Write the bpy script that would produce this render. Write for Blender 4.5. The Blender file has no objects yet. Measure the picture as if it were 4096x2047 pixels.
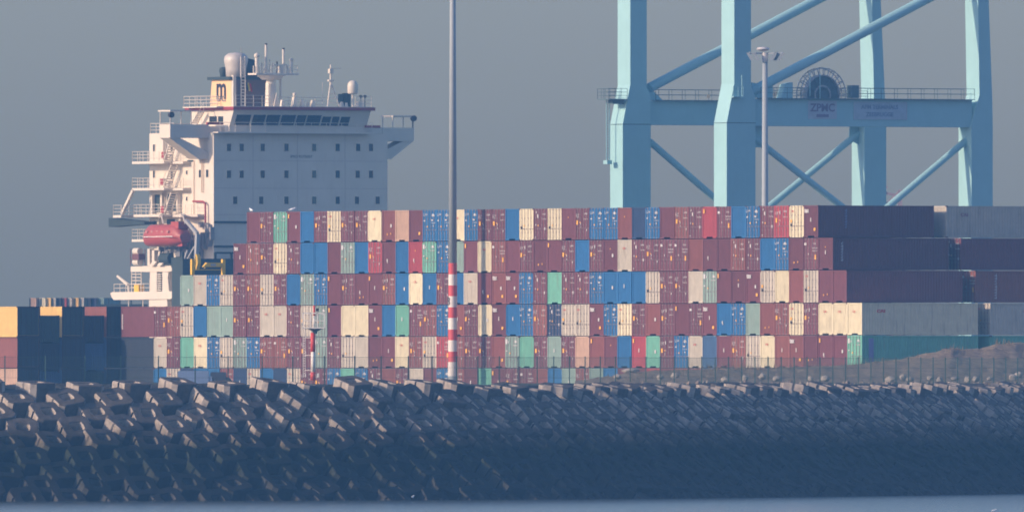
import bpy, bmesh, math, random
from mathutils import Vector, Matrix, noise as mnoise
C = bpy.context.scene
COL = C.collection
R = math.radians
random.seed(7)

# ------------------------------------------------------------------ camera, sky, sun, exposure
F = 92400.0      # focal length in photo pixels (photo 4096 px wide, about 810 mm)
YH = 1510.0      # photo row of the horizon
H = 9.5          # eye height above the sea
YO = 2000.0      # world y = distance from the camera - YO
cam = bpy.data.objects.new('camera', bpy.data.cameras.new('camera'))
COL.objects.link(cam)
cam.location = (0, -YO, H)
cam.rotation_euler = (R(90), 0, 0)
cam.data.sensor_width = 36
cam.data.lens = 36 * F / 4096
cam.data.shift_y = (YH - 1023.5) / 4096
cam.data.clip_start = 10
cam.data.clip_end = 60000
C.camera = cam

SUN_EL, SUN_AZ = R(20.5), R(180+69)   # direction towards the sun: x = sin(az), y = cos(az)
sdir = Vector((math.sin(SUN_AZ) * math.cos(SUN_EL), math.cos(SUN_AZ) * math.cos(SUN_EL), math.sin(SUN_EL)))
w = bpy.data.worlds.new('World')
C.world = w
w.use_nodes = True
nt = w.node_tree
bg = nt.nodes['Background']
sky = nt.nodes.new('ShaderNodeTexSky')
sky.sky_type = 'NISHITA'
sky.sun_disc = False
sky.sun_elevation = SUN_EL
sky.sun_rotation = SUN_AZ
sky.altitude = 0
sky.air_density = 1.0
sky.dust_density = 1.5
sky.ozone_density = 1.5
hs = nt.nodes.new('ShaderNodeMix'); hs.data_type = 'RGBA'; hs.blend_type = 'MULTIPLY'
hs.inputs[0].default_value = 1.0
hs.inputs[7].default_value = (1.24, 1.28, 1.56, 1)
nt.links.new(sky.outputs[0], hs.inputs[6])
nt.links.new(hs.outputs[2], bg.inputs[0])
bg.inputs[1].default_value = 0.073

sl = bpy.data.lights.new('sun', 'SUN')
sl.energy = 2.95
sl.angle = R(0.6)
sl.color = (1.0, 0.73, 0.50)
so = bpy.data.objects.new('sun', sl)
COL.objects.link(so)
so.rotation_euler = sdir.to_track_quat('Z', 'Y').to_euler()
so.location = sdir * 300

C.view_settings.view_transform = 'Standard'
C.view_settings.look = 'None'
C.view_settings.gamma = 1
C.view_settings.exposure = 0.7
C.render.engine = 'CYCLES'
C.cycles.use_denoising = True
C.cycles.filter_width = 1.8
C.cycles.volume_bounces = 0
C.cycles.max_bounces = 6

# air: scattering colour and density (per metre) of the haze box built at the end
HAZE_COL = (0.17, 0.46, 0.92, 1)
HAZE_D = 0.000132

# ------------------------------------------------------------------ helpers
BA = R(31.0)
CB, SB = math.cos(BA), math.sin(BA)

def depth_pt(px, py, Y):
    return ((px - 2048) / F * Y, Y - YO, H + (YH - py) / F * Y)

def zat(py, Y):
    return H + (YH - py) / F * Y

class Frame:
    """a quay-aligned frame: +x runs away along the quay grid to the right, -y towards the viewer"""
    def __init__(s, X, Y, z=0):
        s.X, s.Y, s.z = X, Y, z
    def world(s, lx, ly):
        return s.X + lx * CB - ly * SB, s.Y + lx * SB + ly * CB
    def onX(s, lx, px, py):
        k = (px - 2048) / F
        A, B = s.X + lx * CB, s.Y + lx * SB
        ly = (k * B - A) / (-SB - k * CB)
        return lx, ly, zat(py, B + ly * CB) - s.z
    def onY(s, ly, px, py):
        k = (px - 2048) / F
        A, B = s.X - ly * SB, s.Y + ly * CB
        lx = (k * B - A) / (CB - k * SB)
        return lx, ly, zat(py, B + lx * SB) - s.z

class MB:
    def __init__(s):
        s.v, s.f, s.m = [], [], []
        s.mi = 0
    def add(s, vs, fs):
        b = len(s.v)
        s.v += [tuple(p) for p in vs]
        s.f += [tuple(b + i for i in f) for f in fs]
        s.m += [s.mi] * len(fs)
        return s
    def box(s, x0, y0, z0, x1, y1, z1):
        x0, x1 = min(x0, x1), max(x0, x1); y0, y1 = min(y0, y1), max(y0, y1); z0, z1 = min(z0, z1), max(z0, z1)
        return s.add([(x0,y0,z0),(x1,y0,z0),(x1,y1,z0),(x0,y1,z0),(x0,y0,z1),(x1,y0,z1),(x1,y1,z1),(x0,y1,z1)],
              [(0,3,2,1),(4,5,6,7),(0,1,5,4),(1,2,6,5),(2,3,7,6),(3,0,4,7)])
    def prism(s, poly, ax, a, b):
        """poly in the two remaining axes, extruded along ax ('x','y','z') from a to b"""
        n = len(poly)
        def P(p, t):
            return {'x': (t, p[0], p[1]), 'y': (p[0], t, p[1]), 'z': (p[0], p[1], t)}[ax]
        return s.add([P(p, a) for p in poly] + [P(p, b) for p in poly],
              [tuple(range(n)), tuple(range(2*n-1, n-1, -1))] + [(i, i+n, (i+1) % n + n, (i+1) % n) for i in range(n)])
    def tube(s, p, q, r, n=8, r2=None, caps=True):
        p, q = Vector(p), Vector(q)
        r2 = r if r2 is None else r2
        d = (q - p)
        if d.length < 1e-6: return s
        d.normalize()
        u = d.orthogonal().normalized(); w_ = d.cross(u)
        a = [p + (u*math.cos(t) + w_*math.sin(t))*r for t in [2*math.pi*i/n for i in range(n)]]
        b = [q + (u*math.cos(t) + w_*math.sin(t))*r2 for t in [2*math.pi*i/n for i in range(n)]]
        fs = [(i, (i+1) % n, (i+1) % n + n, i+n) for i in range(n)]
        if caps: fs += [tuple(range(n-1, -1, -1)), tuple(range(n, 2*n))]
        return s.add(a + b, fs)
    def bar(s, p, q, t):
        return s.tube(p, q, t * 0.707, 4)
    def lathe(s, prof, cx=0, cy=0, n=20):
        """prof: list of (radius, z)"""
        vs, fs = [], []
        for r, z in prof:
            for i in range(n):
                a = 2*math.pi*i/n
                vs.append((cx + r*math.cos(a), cy + r*math.sin(a), z))
        for k in range(len(prof)-1):
            for i in range(n):
                j = (i+1) % n
                fs.append((k*n+i, k*n+j, (k+1)*n+j, (k+1)*n+i))
        fs.append(tuple(range(n-1, -1, -1))); fs.append(tuple(range((len(prof)-1)*n, len(prof)*n)))
        return s.add(vs, fs)
    def rail(s, p, q, h=1.05, step=1.5, bars=3, t=0.035):
        p, q = Vector(p), Vector(q)
        n = max(1, round((q-p).length / step))
        for i in range(n+1):
            a = p.lerp(q, i/n)
            s.tube(a, a + Vector((0,0,h)), t, 5)
        for k in range(bars):
            z = Vector((0,0,h*(k+1)/bars))
            s.tube(p+z, q+z, t*0.8, 5)
        return s
    def mesh(s, name, mats, smooth=False):
        me = bpy.data.meshes.new(name)
        me.from_pydata(s.v, [], s.f)
        for m in (mats if isinstance(mats, (list, tuple)) else [mats]): me.materials.append(m)
        if any(s.m): me.polygons.foreach_set('material_index', s.m)
        if smooth: me.polygons.foreach_set('use_smooth', [True]*len(me.polygons))
        me.validate(); me.update()
        bm = bmesh.new(); bm.from_mesh(me)
        bmesh.ops.recalc_face_normals(bm, faces=bm.faces)
        bm.to_mesh(me); bm.free()
        return me
    def build(s, name, mats, parent=None, smooth=False):
        return link(name, s.mesh(name, mats, smooth), parent)

def link(name, data, parent=None):
    o = bpy.data.objects.new(name, data)
    COL.objects.link(o)
    if parent is not None: o.parent = parent
    return o

def tag(o, label=None, cat=None, group=None, kind=None):
    if label: o['label'] = label
    if cat: o['category'] = cat
    if group: o['group'] = group
    if kind: o['kind'] = kind
    return o

def thing(name, loc, rz, label, cat, group=None):
    o = link(name, None)
    o.location = loc; o.rotation_euler = (0, 0, rz)
    return tag(o, label, cat, group)

def smooth_by_angle(me, ang=40):
    me.polygons.foreach_set('use_smooth', [True]*len(me.polygons))
    bm = bmesh.new(); bm.from_mesh(me)
    for e in bm.edges:
        if len(e.link_faces) == 2 and e.calc_face_angle(0) > R(ang): e.smooth = False
    bm.to_mesh(me); bm.free()

# ------------------------------------------------------------------ materials
MATS = {}
def mat(name, col, rough=0.6, metal=0.0, var=0.12, scale=1.2, streak=0.0, streakcol=(0.12,0.06,0.04), rnd=0.0, bump=0.0, spec=0.35):
    if name in MATS: return MATS[name]
    m = bpy.data.materials.new(name); m.use_nodes = True
    t = m.node_tree; b = t.nodes['Principled BSDF']; N = t.nodes.new; L = t.links.new
    b.inputs['Roughness'].default_value = rough
    b.inputs['Metallic'].default_value = metal
    b.inputs['Specular IOR Level'].default_value = spec
    tc = N('ShaderNodeTexCoord'); oi = N('ShaderNodeObjectInfo')
    off = N('ShaderNodeVectorMath'); off.operation = 'ADD'
    sc = N('ShaderNodeMath'); sc.operation = 'MULTIPLY'; sc.inputs[1].default_value = 97.0
    L(oi.outputs['Random'], sc.inputs[0])
    L(tc.outputs['Object'], off.inputs[0]); L(sc.outputs[0], off.inputs[1])
    n1 = N('ShaderNodeTexNoise'); n1.inputs['Scale'].default_value = scale; n1.inputs['Detail'].default_value = 6
    n1.inputs['Roughness'].default_value = 0.65
    L(off.outputs[0], n1.inputs['Vector'])
    mr = N('ShaderNodeMapRange'); mr.inputs[1].default_value = 0.3; mr.inputs[2].default_value = 0.7
    mr.inputs[3].default_value = 1 - var; mr.inputs[4].default_value = 1 + var
    L(n1.outputs['Fac'], mr.inputs[0])
    val = mr.outputs[0]
    if rnd:
        m2 = N('ShaderNodeMapRange'); m2.inputs[3].default_value = 1 - rnd; m2.inputs[4].default_value = 1 + rnd
        wn = N('ShaderNodeTexWhiteNoise'); wn.noise_dimensions = '1D'
        L(oi.outputs['Random'], wn.inputs['W']); L(wn.outputs['Value'], m2.inputs[0])
        mm = N('ShaderNodeMath'); mm.operation = 'MULTIPLY'; L(val, mm.inputs[0]); L(m2.outputs[0], mm.inputs[1]); val = mm.outputs[0]
    hsv = N('ShaderNodeHueSaturation'); hsv.inputs['Color'].default_value = (*col, 1)
    L(val, hsv.inputs['Value'])
    out = hsv.outputs[0]
    if streak:
        mp = N('ShaderNodeMapping'); mp.inputs['Scale'].default_value = (5.0, 5.0, 0.45)
        L(off.outputs[0], mp.inputs['Vector'])
        n2 = N('ShaderNodeTexNoise'); n2.inputs['Scale'].default_value = 1.0; n2.inputs['Detail'].default_value = 5
        L(mp.outputs[0], n2.inputs['Vector'])
        r2 = N('ShaderNodeMapRange'); r2.inputs[1].default_value = 0.55; r2.inputs[2].default_value = 0.78; r2.inputs[4].default_value = streak
        L(n2.outputs['Fac'], r2.inputs[0])
        mx = N('ShaderNodeMix'); mx.data_type = 'RGBA'; mx.inputs[7].default_value = (*streakcol, 1)
        L(r2.outputs[0], mx.inputs[0]); L(out, mx.inputs[6]); out = mx.outputs[2]
    L(out, b.inputs['Base Color'])
    if bump:
        bp = N('ShaderNodeBump'); bp.inputs['Strength'].default_value = 1.0; bp.inputs['Distance'].default_value = bump
        n3 = N('ShaderNodeTexNoise'); n3.inputs['Scale'].default_value = scale*4; n3.inputs['Detail'].default_value = 8
        L(off.outputs[0], n3.inputs['Vector']); L(n3.outputs['Fac'], bp.inputs['Height']); L(bp.outputs[0], b.inputs['Normal'])
    MATS[name] = m
    return m

PAINT = {   # container paints
 'M': ((0.155, 0.048, 0.056), 'maroon'),
 'Q': ((0.215, 0.070, 0.058), 'russet'),
 'P': ((0.140, 0.036, 0.056), 'plum'),
 'K': ((0.25, 0.085, 0.065), 'brick brown'),
 'R': ((0.38, 0.060, 0.065), 'red'),
 'B': ((0.020, 0.130, 0.320), 'blue'),
 'b': ((0.055, 0.120, 0.240), 'dull blue'),
 'N': ((0.020, 0.045, 0.110), 'navy'),
 'G': ((0.230, 0.330, 0.290), 'grey green'),
 'T': ((0.150, 0.400, 0.300), 'sea green'),
 'C': ((0.66, 0.60, 0.42), 'cream'),
 'W': ((0.50, 0.46, 0.38), 'pale grey'),
 'S': ((0.48, 0.32, 0.23), 'tan'),
 'Y': ((0.75, 0.50, 0.16), 'yellow'),
 'D': ((0.020, 0.030, 0.045), 'near black'),
 'E': ((0.030, 0.055, 0.050), 'bottle green'),
}
def paint(k):
    c, n = PAINT[k]
    light = k in 'CWGTS'
    return mat('paint_' + n.replace(' ', '_'), c, 0.62, 0, 0.10, 1.3, streak=0.55 if light else 0.35,
               streakcol=(0.20, 0.15, 0.12) if light else (c[0]*0.45+0.05, c[1]*0.5+0.03, c[2]*0.5+0.03), rnd=0.16 if k == 'M' else 0.10)
m_dark = mat('dark_steel', (0.030, 0.022, 0.022), 0.7)
m_rod = mat('galvanised_steel', (0.25, 0.20, 0.20), 0.55, 0.0)
m_white = mat('white_decal', (0.58, 0.58, 0.58), 0.5, var=0.06)
m_yel = mat('amber_decal', (0.80, 0.42, 0.06), 0.5, var=0.06)
m_redtxt = mat('red_decal', (0.62, 0.12, 0.09), 0.5, var=0.05)
m_ship = mat('ship_white', (0.70, 0.63, 0.53), 0.5, var=0.04, scale=0.5, streak=0.22, streakcol=(0.52, 0.40, 0.28))
m_shipdk = mat('ship_dark_green', (0.035, 0.055, 0.055), 0.7)
m_glass = mat('ship_glass', (0.010, 0.016, 0.020), 0.08, 0, 0.02, spec=0.6)
m_stripe = mat('maroon_trim', (0.30, 0.035, 0.040), 0.6)
m_crane = mat('crane_cyan', (0.33, 0.57, 0.59), 0.5, var=0.05, scale=0.4, streak=0.12, streakcol=(0.22, 0.36, 0.36))
m_cranedk = mat('crane_steel_dark', (0.10, 0.16, 0.17), 0.7)
m_grey = mat('grey_mast', (0.40, 0.40, 0.40), 0.55, 0.2, 0.06)
m_yellow = mat('machine_yellow', (0.80, 0.50, 0.05), 0.5)
m_red = mat('signal_red', (0.60, 0.06, 0.05), 0.55)
m_bwhite = mat('signal_white', (0.80, 0.77, 0.72), 0.55)
m_fence = mat('fence_green', (0.055, 0.11, 0.10), 0.6)
m_orange = mat('lifeboat_orange', (0.40, 0.080, 0.065), 0.45, var=0.05)
m_pipe = mat('pipe_red', (0.35, 0.04, 0.04), 0.5)
m_silver = mat('silver_pipe', (0.58, 0.53, 0.48), 0.5, 0.1)

# ------------------------------------------------------------------ text
def text_mesh(s, size, mats, off=0.0, extr=0.01, name='lettering'):
    cu = bpy.data.curves.new(name, 'FONT')
    cu.body = s; cu.size = size; cu.offset = off; cu.extrude = extr; cu.align_x = 'CENTER'; cu.align_y = 'CENTER'
    cu.resolution_u = 3
    ob = bpy.data.objects.new(name, cu); COL.objects.link(ob)
    bpy.context.view_layer.update()
    me = bpy.data.meshes.new_from_object(ob.evaluated_get(bpy.context.evaluated_depsgraph_get()))
    bpy.data.objects.remove(ob)
    me.name = name
    me.materials.clear(); me.materials.append(mats)
    return me
def text_on(s, size, m, parent, x, y, z, face, off=0.0, name='lettering', sx=1.0, sz=1.0):
    """face '-x': reads on a wall whose normal is -x (text runs along -y); face '-y': normal -y (text runs along +x)"""
    me = text_mesh(s, size, m, off, name=name)
    for v in me.vertices:
        a, b, c = v.co.x * sx, v.co.y * sz, v.co.z
        v.co = (x - c, y - a, z + b) if face == '-x' else (x + a, y - c, z + b)
    return link(name, me, parent)

ORD = 'first second third fourth fifth sixth seventh eighth ninth tenth eleventh twelfth thirteenth fourteenth fifteenth sixteenth seventeenth eighteenth nineteenth twentieth'.split()
TENS = {20: 'twenty', 30: 'thirty', 40: 'forty', 50: 'fifty', 60: 'sixty'}
def ordn(i):
    if i <= 20: return ORD[i-1]
    t, u = i // 10 * 10, i % 10
    return TENS[t][:-1] + 'ieth' if u == 0 else TENS[t] + ' ' + ORD[u-1]

# ------------------------------------------------------------------ sea
def sea_material():
    m = bpy.data.materials.new('sea_water'); m.use_nodes = True
    t = m.node_tree; b = t.nodes['Principled BSDF']; N = t.nodes.new; L = t.links.new
    b.inputs['Base Color'].default_value = (0.060, 0.080, 0.085, 1)
    b.inputs['Roughness'].default_value = 0.16
    b.inputs['IOR'].default_value = 1.33
    tc = N('ShaderNodeTexCoord'); mp = N('ShaderNodeMapping'); mp.inputs['Scale'].default_value = (1, 0.35, 1)
    L(tc.outputs['Object'], mp.inputs['Vector'])
    n = N('ShaderNodeTexNoise'); n.inputs['Scale'].default_value = 0.55; n.inputs['Detail'].default_value = 6
    L(mp.outputs[0], n.inputs['Vector'])
    bp = N('ShaderNodeBump'); bp.inputs['Distance'].default_value = 0.35; bp.inputs['Strength'].default_value = 1.0
    L(n.outputs['Fac'], bp.inputs['Height']); L(bp.outputs[0], b.inputs['Normal'])
    return m
sea = MB().add([(-9000, -2600, 0), (9000, -2600, 0), (9000, 14000, 0), (-9000, 14000, 0)], [(0,1,2,3)]).build('sea', sea_material())
tag(sea, kind='structure')

# ------------------------------------------------------------------ breakwater plan: crest line from its bearing along the picture
CREST = [(-41.0, 1793.0)]
PXA = [(-400, 14), (0, 18), (900, 34), (1500, 46), (2100, 60), (2400, 67), (3000, 70), (6000, 72)]
def bearing(px):
    for (a, b), (c, d) in zip(PXA, PXA[1:]):
        if px < c: return R(b + (d-b) * max(0, (px-a)) / (c-a))
    return R(72)
x_, y_ = CREST[0]
CREST = []
while x_ < 75:
    px_ = 2048 + F * x_ / y_
    a_ = bearing(px_)
    CREST.append((x_, y_, a_))
    x_ += 0.25 * math.cos(a_); y_ += 0.25 * math.sin(a_)
# carry the line on to the left of the picture
x_, y_ = CREST[0][0], CREST[0][1]
pre = []
for i in range(60):
    x_ -= 0.25 * math.cos(R(14)); y_ -= 0.25 * math.sin(R(14)); pre.append((x_, y_, R(14)))
CREST = pre[::-1] + CREST
def offs(p, d):   # d > 0 outwards to the sea
    return (p[0] + math.sin(p[2]) * d, p[1] - math.cos(p[2]) * d)
CZ = 9.3          # crest level
SLOPE_L, SLOPE_A = 12.4, math.atan(9.9/12.4)
# profile of the core: offset from the crest line, height
PROF = [(-40, 7.5), (-14, 7.5), (-7, 9.0), (-1.6, 8.9), (0.2, 8.2), (4, 5.0), (8, 1.8), (12, -1.4), (16, -4), (24, -8)]
vs, fs = [], []
rows_ = CREST[::8]
for p in rows_:
    for d, z in PROF:
        q = offs(p, d)
        vs.append((q[0], q[1] - YO, z + (mnoise.noise(Vector((q[0]*0.5, q[1]*0.5, 1)))*0.35 if d > -10 else 0)))
n_ = len(PROF)
for i in range(len(rows_)-1):
    for k in range(n_-1):
        fs.append((i*n_+k, (i+1)*n_+k, (i+1)*n_+k+1, i*n_+k+1))
m_core = mat('wet_rubble', (0.055, 0.058, 0.052), 0.9, var=0.5, scale=0.9, bump=0.4)
bw = MB().add(vs, fs).build('breakwater_slope', m_core); tag(bw, kind='structure')

# concrete of the blocks: pale above, weed and wet below the tide line
def block_material(nm='block_concrete', dark=1.0):
    m = bpy.data.materials.new(nm); m.use_nodes = True
    t = m.node_tree; b = t.nodes['Principled BSDF']; N = t.nodes.new; L = t.links.new
    b.inputs['Roughness'].default_value = 0.9
    b.inputs['Specular IOR Level'].default_value = 0.15
    geo = N('ShaderNodeNewGeometry'); sep = N('ShaderNodeSeparateXYZ'); L(geo.outputs['Position'], sep.inputs[0])
    n = N('ShaderNodeTexNoise'); n.inputs['Scale'].default_value = 0.5; n.inputs['Detail'].default_value = 7; L(geo.outputs['Position'], n.inputs['Vector'])
    a = N('ShaderNodeMath'); a.operation = 'MULTIPLY_ADD'; a.inputs[1].default_value = 2.6; L(n.outputs['Fac'], a.inputs[0]); L(sep.outputs['Z'], a.inputs[2])
    cr = N('ShaderNodeValToRGB'); e = cr.color_ramp
    mr = N('ShaderNodeMapRange'); mr.inputs[1].default_value = 1.4; mr.inputs[2].default_value = 10.4; L(a.outputs[0], mr.inputs[0]); L(mr.outputs[0], cr.inputs[0])
    e.elements[0].position = 0.02; e.elements[0].color = (0.060, 0.058, 0.052, 1)
    e.elements[1].position = 0.95; e.elements[1].color = (0.40, 0.35, 0.30, 1)
    for p, c in ((0.16, (0.040, 0.042, 0.034, 1)), (0.30, (0.022, 0.030, 0.018, 1)), (0.42, (0.034, 0.042, 0.024, 1)), (0.55, (0.17, 0.145, 0.115, 1)), (0.66, (0.39, 0.34, 0.29, 1))):
        k = e.elements.new(p); k.color = c
    n2 = N('ShaderNodeTexNoise'); n2.inputs['Scale'].default_value = 2.2; n2.inputs['Detail'].default_value = 8; L(geo.outputs['Position'], n2.inputs['Vector'])
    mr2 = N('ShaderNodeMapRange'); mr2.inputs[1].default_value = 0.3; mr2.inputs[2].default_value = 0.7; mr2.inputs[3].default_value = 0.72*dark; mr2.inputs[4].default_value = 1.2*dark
    L(n2.outputs['Fac'], mr2.inputs[0])
    hsv = N('ShaderNodeHueSaturation'); L(cr.outputs[0], hsv.inputs['Color']); L(mr2.outputs[0], hsv.inputs['Value'])
    L(hsv.outputs[0], b.inputs['Base Color'])
    bp = N('ShaderNodeBump'); bp.inputs['Distance'].default_value = 0.05; L(n2.outputs['Fac'], bp.inputs['Height']); L(bp.outputs[0], b.inputs['Normal'])
    return m
m_block = block_material()
m_block_shade = block_material('block_weathered_shade', 0.27)

def block_mesh(seed):
    """hollow armour block: chamfered slab, oval-octagonal hole through it, a groove down the middle of each end"""
    rnd = random.Random(seed)
    LX, LY, TZ = 1.28, 1.20, 0.76
    g, gd, ch = 0.13, 0.16, 0.34
    outer = [(-LX+ch,-LY),(LX-ch,-LY),(LX,-LY+ch),(LX,-g),(LX-gd,-g*0.5),(LX-gd,g*0.5),(LX,g),(LX,LY-ch),(LX-ch,LY),(-LX+ch,LY),(-LX,LY-ch),(-LX,g),(-LX+gd,g*0.5),(-LX+gd,-g*0.5),(-LX,-g),(-LX,-LY+ch)]
    outer = [(x + rnd.uniform(-.04,.04), y + rnd.uniform(-.04,.04)) for x, y in outer]
    n = len(outer)
    hx, hy = 0.54, 0.52
    inner = []
    for (x, y) in outer:
        a = math.atan2(y / LY, x / LX)
        c, s_ = math.cos(a), math.sin(a)
        q = 0.62
        inner.append((hx * (abs(c)**q) * (1 if c >= 0 else -1), hy * (abs(s_)**q) * (1 if s_ >= 0 else -1)))
    bev = 0.07
    rings = []
    def ring(pts, z, k=0.0):
        return [(x - (k * (1 if x > 0 else -1)), y - (k * (1 if y > 0 else -1)), z) for x, y in pts]
    rings = [ring(inner, TZ-bev), ring([(x*1.10, y*1.10) for x, y in inner], TZ), ring(outer, TZ, bev), ring(outer, TZ-bev), ring(outer, -TZ+bev), ring(outer, -TZ, bev), ring([(x*1.10, y*1.10) for x, y in inner], -TZ), ring(inner, -TZ+bev)]
    vs = [p for r_ in rings for p in r_]
    fs = []
    K = len(rings)
    for k in range(K):
        for i in range(n):
            j = (i+1) % n; k2 = (k+1) % K
            fs.append((k*n+i, k*n+j, k2*n+j, k2*n+i))
    me = MB().add(vs, fs).mesh('concrete_block', [m_block, m_block_shade])
    for p in me.polygons:      # ends and hole pale as sunlit; flat and long faces weathered plus painted shade
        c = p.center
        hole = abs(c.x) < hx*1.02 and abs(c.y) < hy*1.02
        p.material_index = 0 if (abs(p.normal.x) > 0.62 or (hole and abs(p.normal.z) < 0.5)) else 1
    return me
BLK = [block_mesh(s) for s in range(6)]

# courses down the slope
import bisect
PITCH, ROWD = 4.15, 1.80
blocks = []
rb = random.Random(3)
for r_ in range(9):
    d = 0.3 + r_ * ROWD * math.cos(SLOPE_A)
    z = CZ - 0.72 - r_ * ROWD * math.sin(SLOPE_A)
    path = [offs(p, d) + (p[2],) for p in CREST]
    acc, nxt, k = 0.0, (0.5 if r_ % 2 else 2.5), 0
    for a, b in zip(path, path[1:]):
        acc += math.hypot(b[0]-a[0], b[1]-a[1])
        if acc >= nxt:
            x, y, ang = b
            px = 2048 + F * x / y
            nxt += PITCH * rb.uniform(0.96, 1.04) * (1 - 0.21*min(1, max(0, (px-1500)/900)))
            if px < -90 or px > 4190: continue
            k += 1
            blocks.append((r_, k, x, y, z, ang, px))
print('blocks', len(blocks))
# the 300 that show largest stay individuals: the far dark ones low down at the bend go into one object
def rank(b):
    r_, k, x, y, z, ang, px = b
    return (px - 1500) / 100 + (0 if r_ < 2 else 7 + r_)
order = sorted(blocks, key=rank)
keep = set(id(b) for b in order[:298])
rest = MB()
COURSE = ['crest course', 'second course down', 'third course down', 'fourth course down', 'fifth course down', 'sixth course down', 'seventh course down', 'eighth course down', 'lowest course at the waterline']
HAND = ['pale', 'pale', 'pale', 'weathered', 'weathered', 'weed-stained', 'weed-stained', 'wet dark', 'wet dark']
for b in blocks:
    r_, k, x, y, z, ang, px = b
    wild = 1.0 if r_ else 0.8
    M = (Matrix.Translation((x + rb.uniform(-.12,.12), y - YO + rb.uniform(-.12,.12), z + rb.uniform(-.12,.22) - (0.22 if r_ == 0 else 0) - (0.38 if px > 1900 and r_ < 2 else 0))) @ Matrix.Rotation(ang, 4, 'Z') @ Matrix.Rotation(R(rb.uniform(30, 43)) * (0.30 if r_ == 0 else 1), 4, 'X')
         @ Matrix.Rotation(R(rb.gauss(2, 4) * wild), 4, 'Y') @ Matrix.Rotation(R(rb.gauss(0, 3) * wild), 4, 'X') @ Matrix.Rotation(R(6 + rb.gauss(0, 10) * wild), 4, 'Z'))
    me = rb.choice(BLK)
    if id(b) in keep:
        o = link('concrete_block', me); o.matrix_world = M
        tag(o, f'{HAND[r_]} hollow concrete block, {COURSE[r_]}, {ordn(k)} from the left edge', 'concrete block', 'hollow concrete blocks on the breakwater')
    else:
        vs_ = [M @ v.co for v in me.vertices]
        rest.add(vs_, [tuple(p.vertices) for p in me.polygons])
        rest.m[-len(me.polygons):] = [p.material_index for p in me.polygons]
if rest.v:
    o = rest.build('concrete_blocks', [m_block, m_block_shade]); tag(o, 'dark mass of hollow concrete blocks round the shaded bend of the breakwater', 'concrete blocks', kind='stuff')

#@@YARD
# ------------------------------------------------------------------ yard ground (an L round the ship's dock)
m_ground = mat('yard_asphalt', (0.060, 0.058, 0.055), 0.9, var=0.2, scale=0.2)
def gd(g, d):    # quay grid coordinates -> world
    return (g * CB + d * SB, g * SB - d * CB - YO)
poly = [gd(900, -1950), gd(1268, -1950), gd(1268, -2700), gd(2100, -2700), gd(2100, -1500)]
vs = [(p[0], p[1], 7.5) for p in poly] + [(48, 1990-YO, 7.5), (30, 1960-YO, 7.5), (-10, 1880-YO, 7.5), (-40, 1840-YO, 7.5), (-75, 1828-YO, 7.5)]
vs = vs[:5] + [(120, 2040-YO, 7.5)] + vs[5:]
nv = len(vs)
vs += [(x, y, -3) for x, y, z in vs]
yard = MB().add(vs, [tuple(range(nv))] + [(i, (i+1) % nv, (i+1) % nv + nv, i+nv) for i in range(nv)]).build('yard_ground', m_ground)
tag(yard, kind='structure')

# ------------------------------------------------------------------ containers
CW, CH, PIT, TIER, G0 = 2.438, 2.865, 2.459, 2.90, 7.5
def corr(mb, a0, a1, z0, z1, base, amp, pitch, ax, sgn):
    """corrugated sheet running along ax ('x' or 'y')"""
    n = max(2, round((a1-a0)/pitch)); p = (a1-a0)/n
    pts = []
    for i in range(n):
        s0 = a0 + i*p
        pts += [(s0, 0), (s0+p*0.30, 0), (s0+p*0.5, 1), (s0+p*0.80, 1)]
    pts.append((a1, 0))
    vs = []
    for a, t in pts:
        o = base + sgn*amp*t
        vs += [(a, o, z0), (a, o, z1)] if ax == 'x' else [(o, a, z0), (o, a, z1)]
    mb.add(vs, [(2*i, 2*i+2, 2*i+3, 2*i+1) for i in range(len(pts)-1)])
def body_mesh(L, blank):
    m = MB(); p = 0.15
    for x in (0, L-p):
        for y in (0, CW-p):
            m.box(x, y, 0.115, x+p, y+p, CH-0.115)
    for z0, z1 in ((0.02, 0.16), (CH-0.13, CH-0.02)):
        for y in (0.004, CW-0.104):
            m.box(p, y, z0, L-p, y+0.1, z1)
        m.box(L-0.104, p, z0, L-0.004, CW-p, z1)
        if blank and z0 < 0.1:
            m.box(0.004, p, z0, 0.104, CW/2-0.52, z1); m.box(0.004, CW/2+0.52, z0, 0.104, CW-p, z1)
            m.box(0.06, CW/2-0.52, z1-0.015, 0.104, CW/2+0.52, z1+0.05)
        else:
            m.box(0.004, p, z0, 0.104, CW-p, z1)
    corr(m, p, L-p, 0.16, CH-0.13, 0.028, 0.036, 0.28, 'x', 1)
    corr(m, p, L-p, 0.16, CH-0.13, CW-0.028, 0.036, 0.28, 'x', -1)
    m.add([(L-0.03, p, 0.16), (L-0.03, CW-p, 0.16), (L-0.03, CW-p, CH-0.13), (L-0.03, p, CH-0.13)], [(0,1,2,3)])
    m.add([(0.1, 0.1, CH-0.05), (L-0.1, 0.1, CH-0.05), (L-0.1, CW-0.1, CH-0.05), (0.1, CW-0.1, CH-0.05)], [(0,1,2,3)])
    m.add([(0.1, 0.1, 0.15), (L-0.1, 0.1, 0.15), (L-0.1, CW-0.1, 0.15), (0.1, CW-0.1, 0.15)], [(0,1,2,3)])
    if blank:
        corr(m, p, CW-p, 0.16, CH-0.13, 0.03, 0.045, 0.24, 'y', 1)
    m.mi = 1
    for x in (-0.006, L-0.172):
        for y in (-0.006, CW-0.156):
            for z in (0, CH-0.118):
                m.box(x, y, z, x+0.178, y+0.162, z+0.118)
    return m.mesh('container_body', [m_dark, m_dark])
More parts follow.
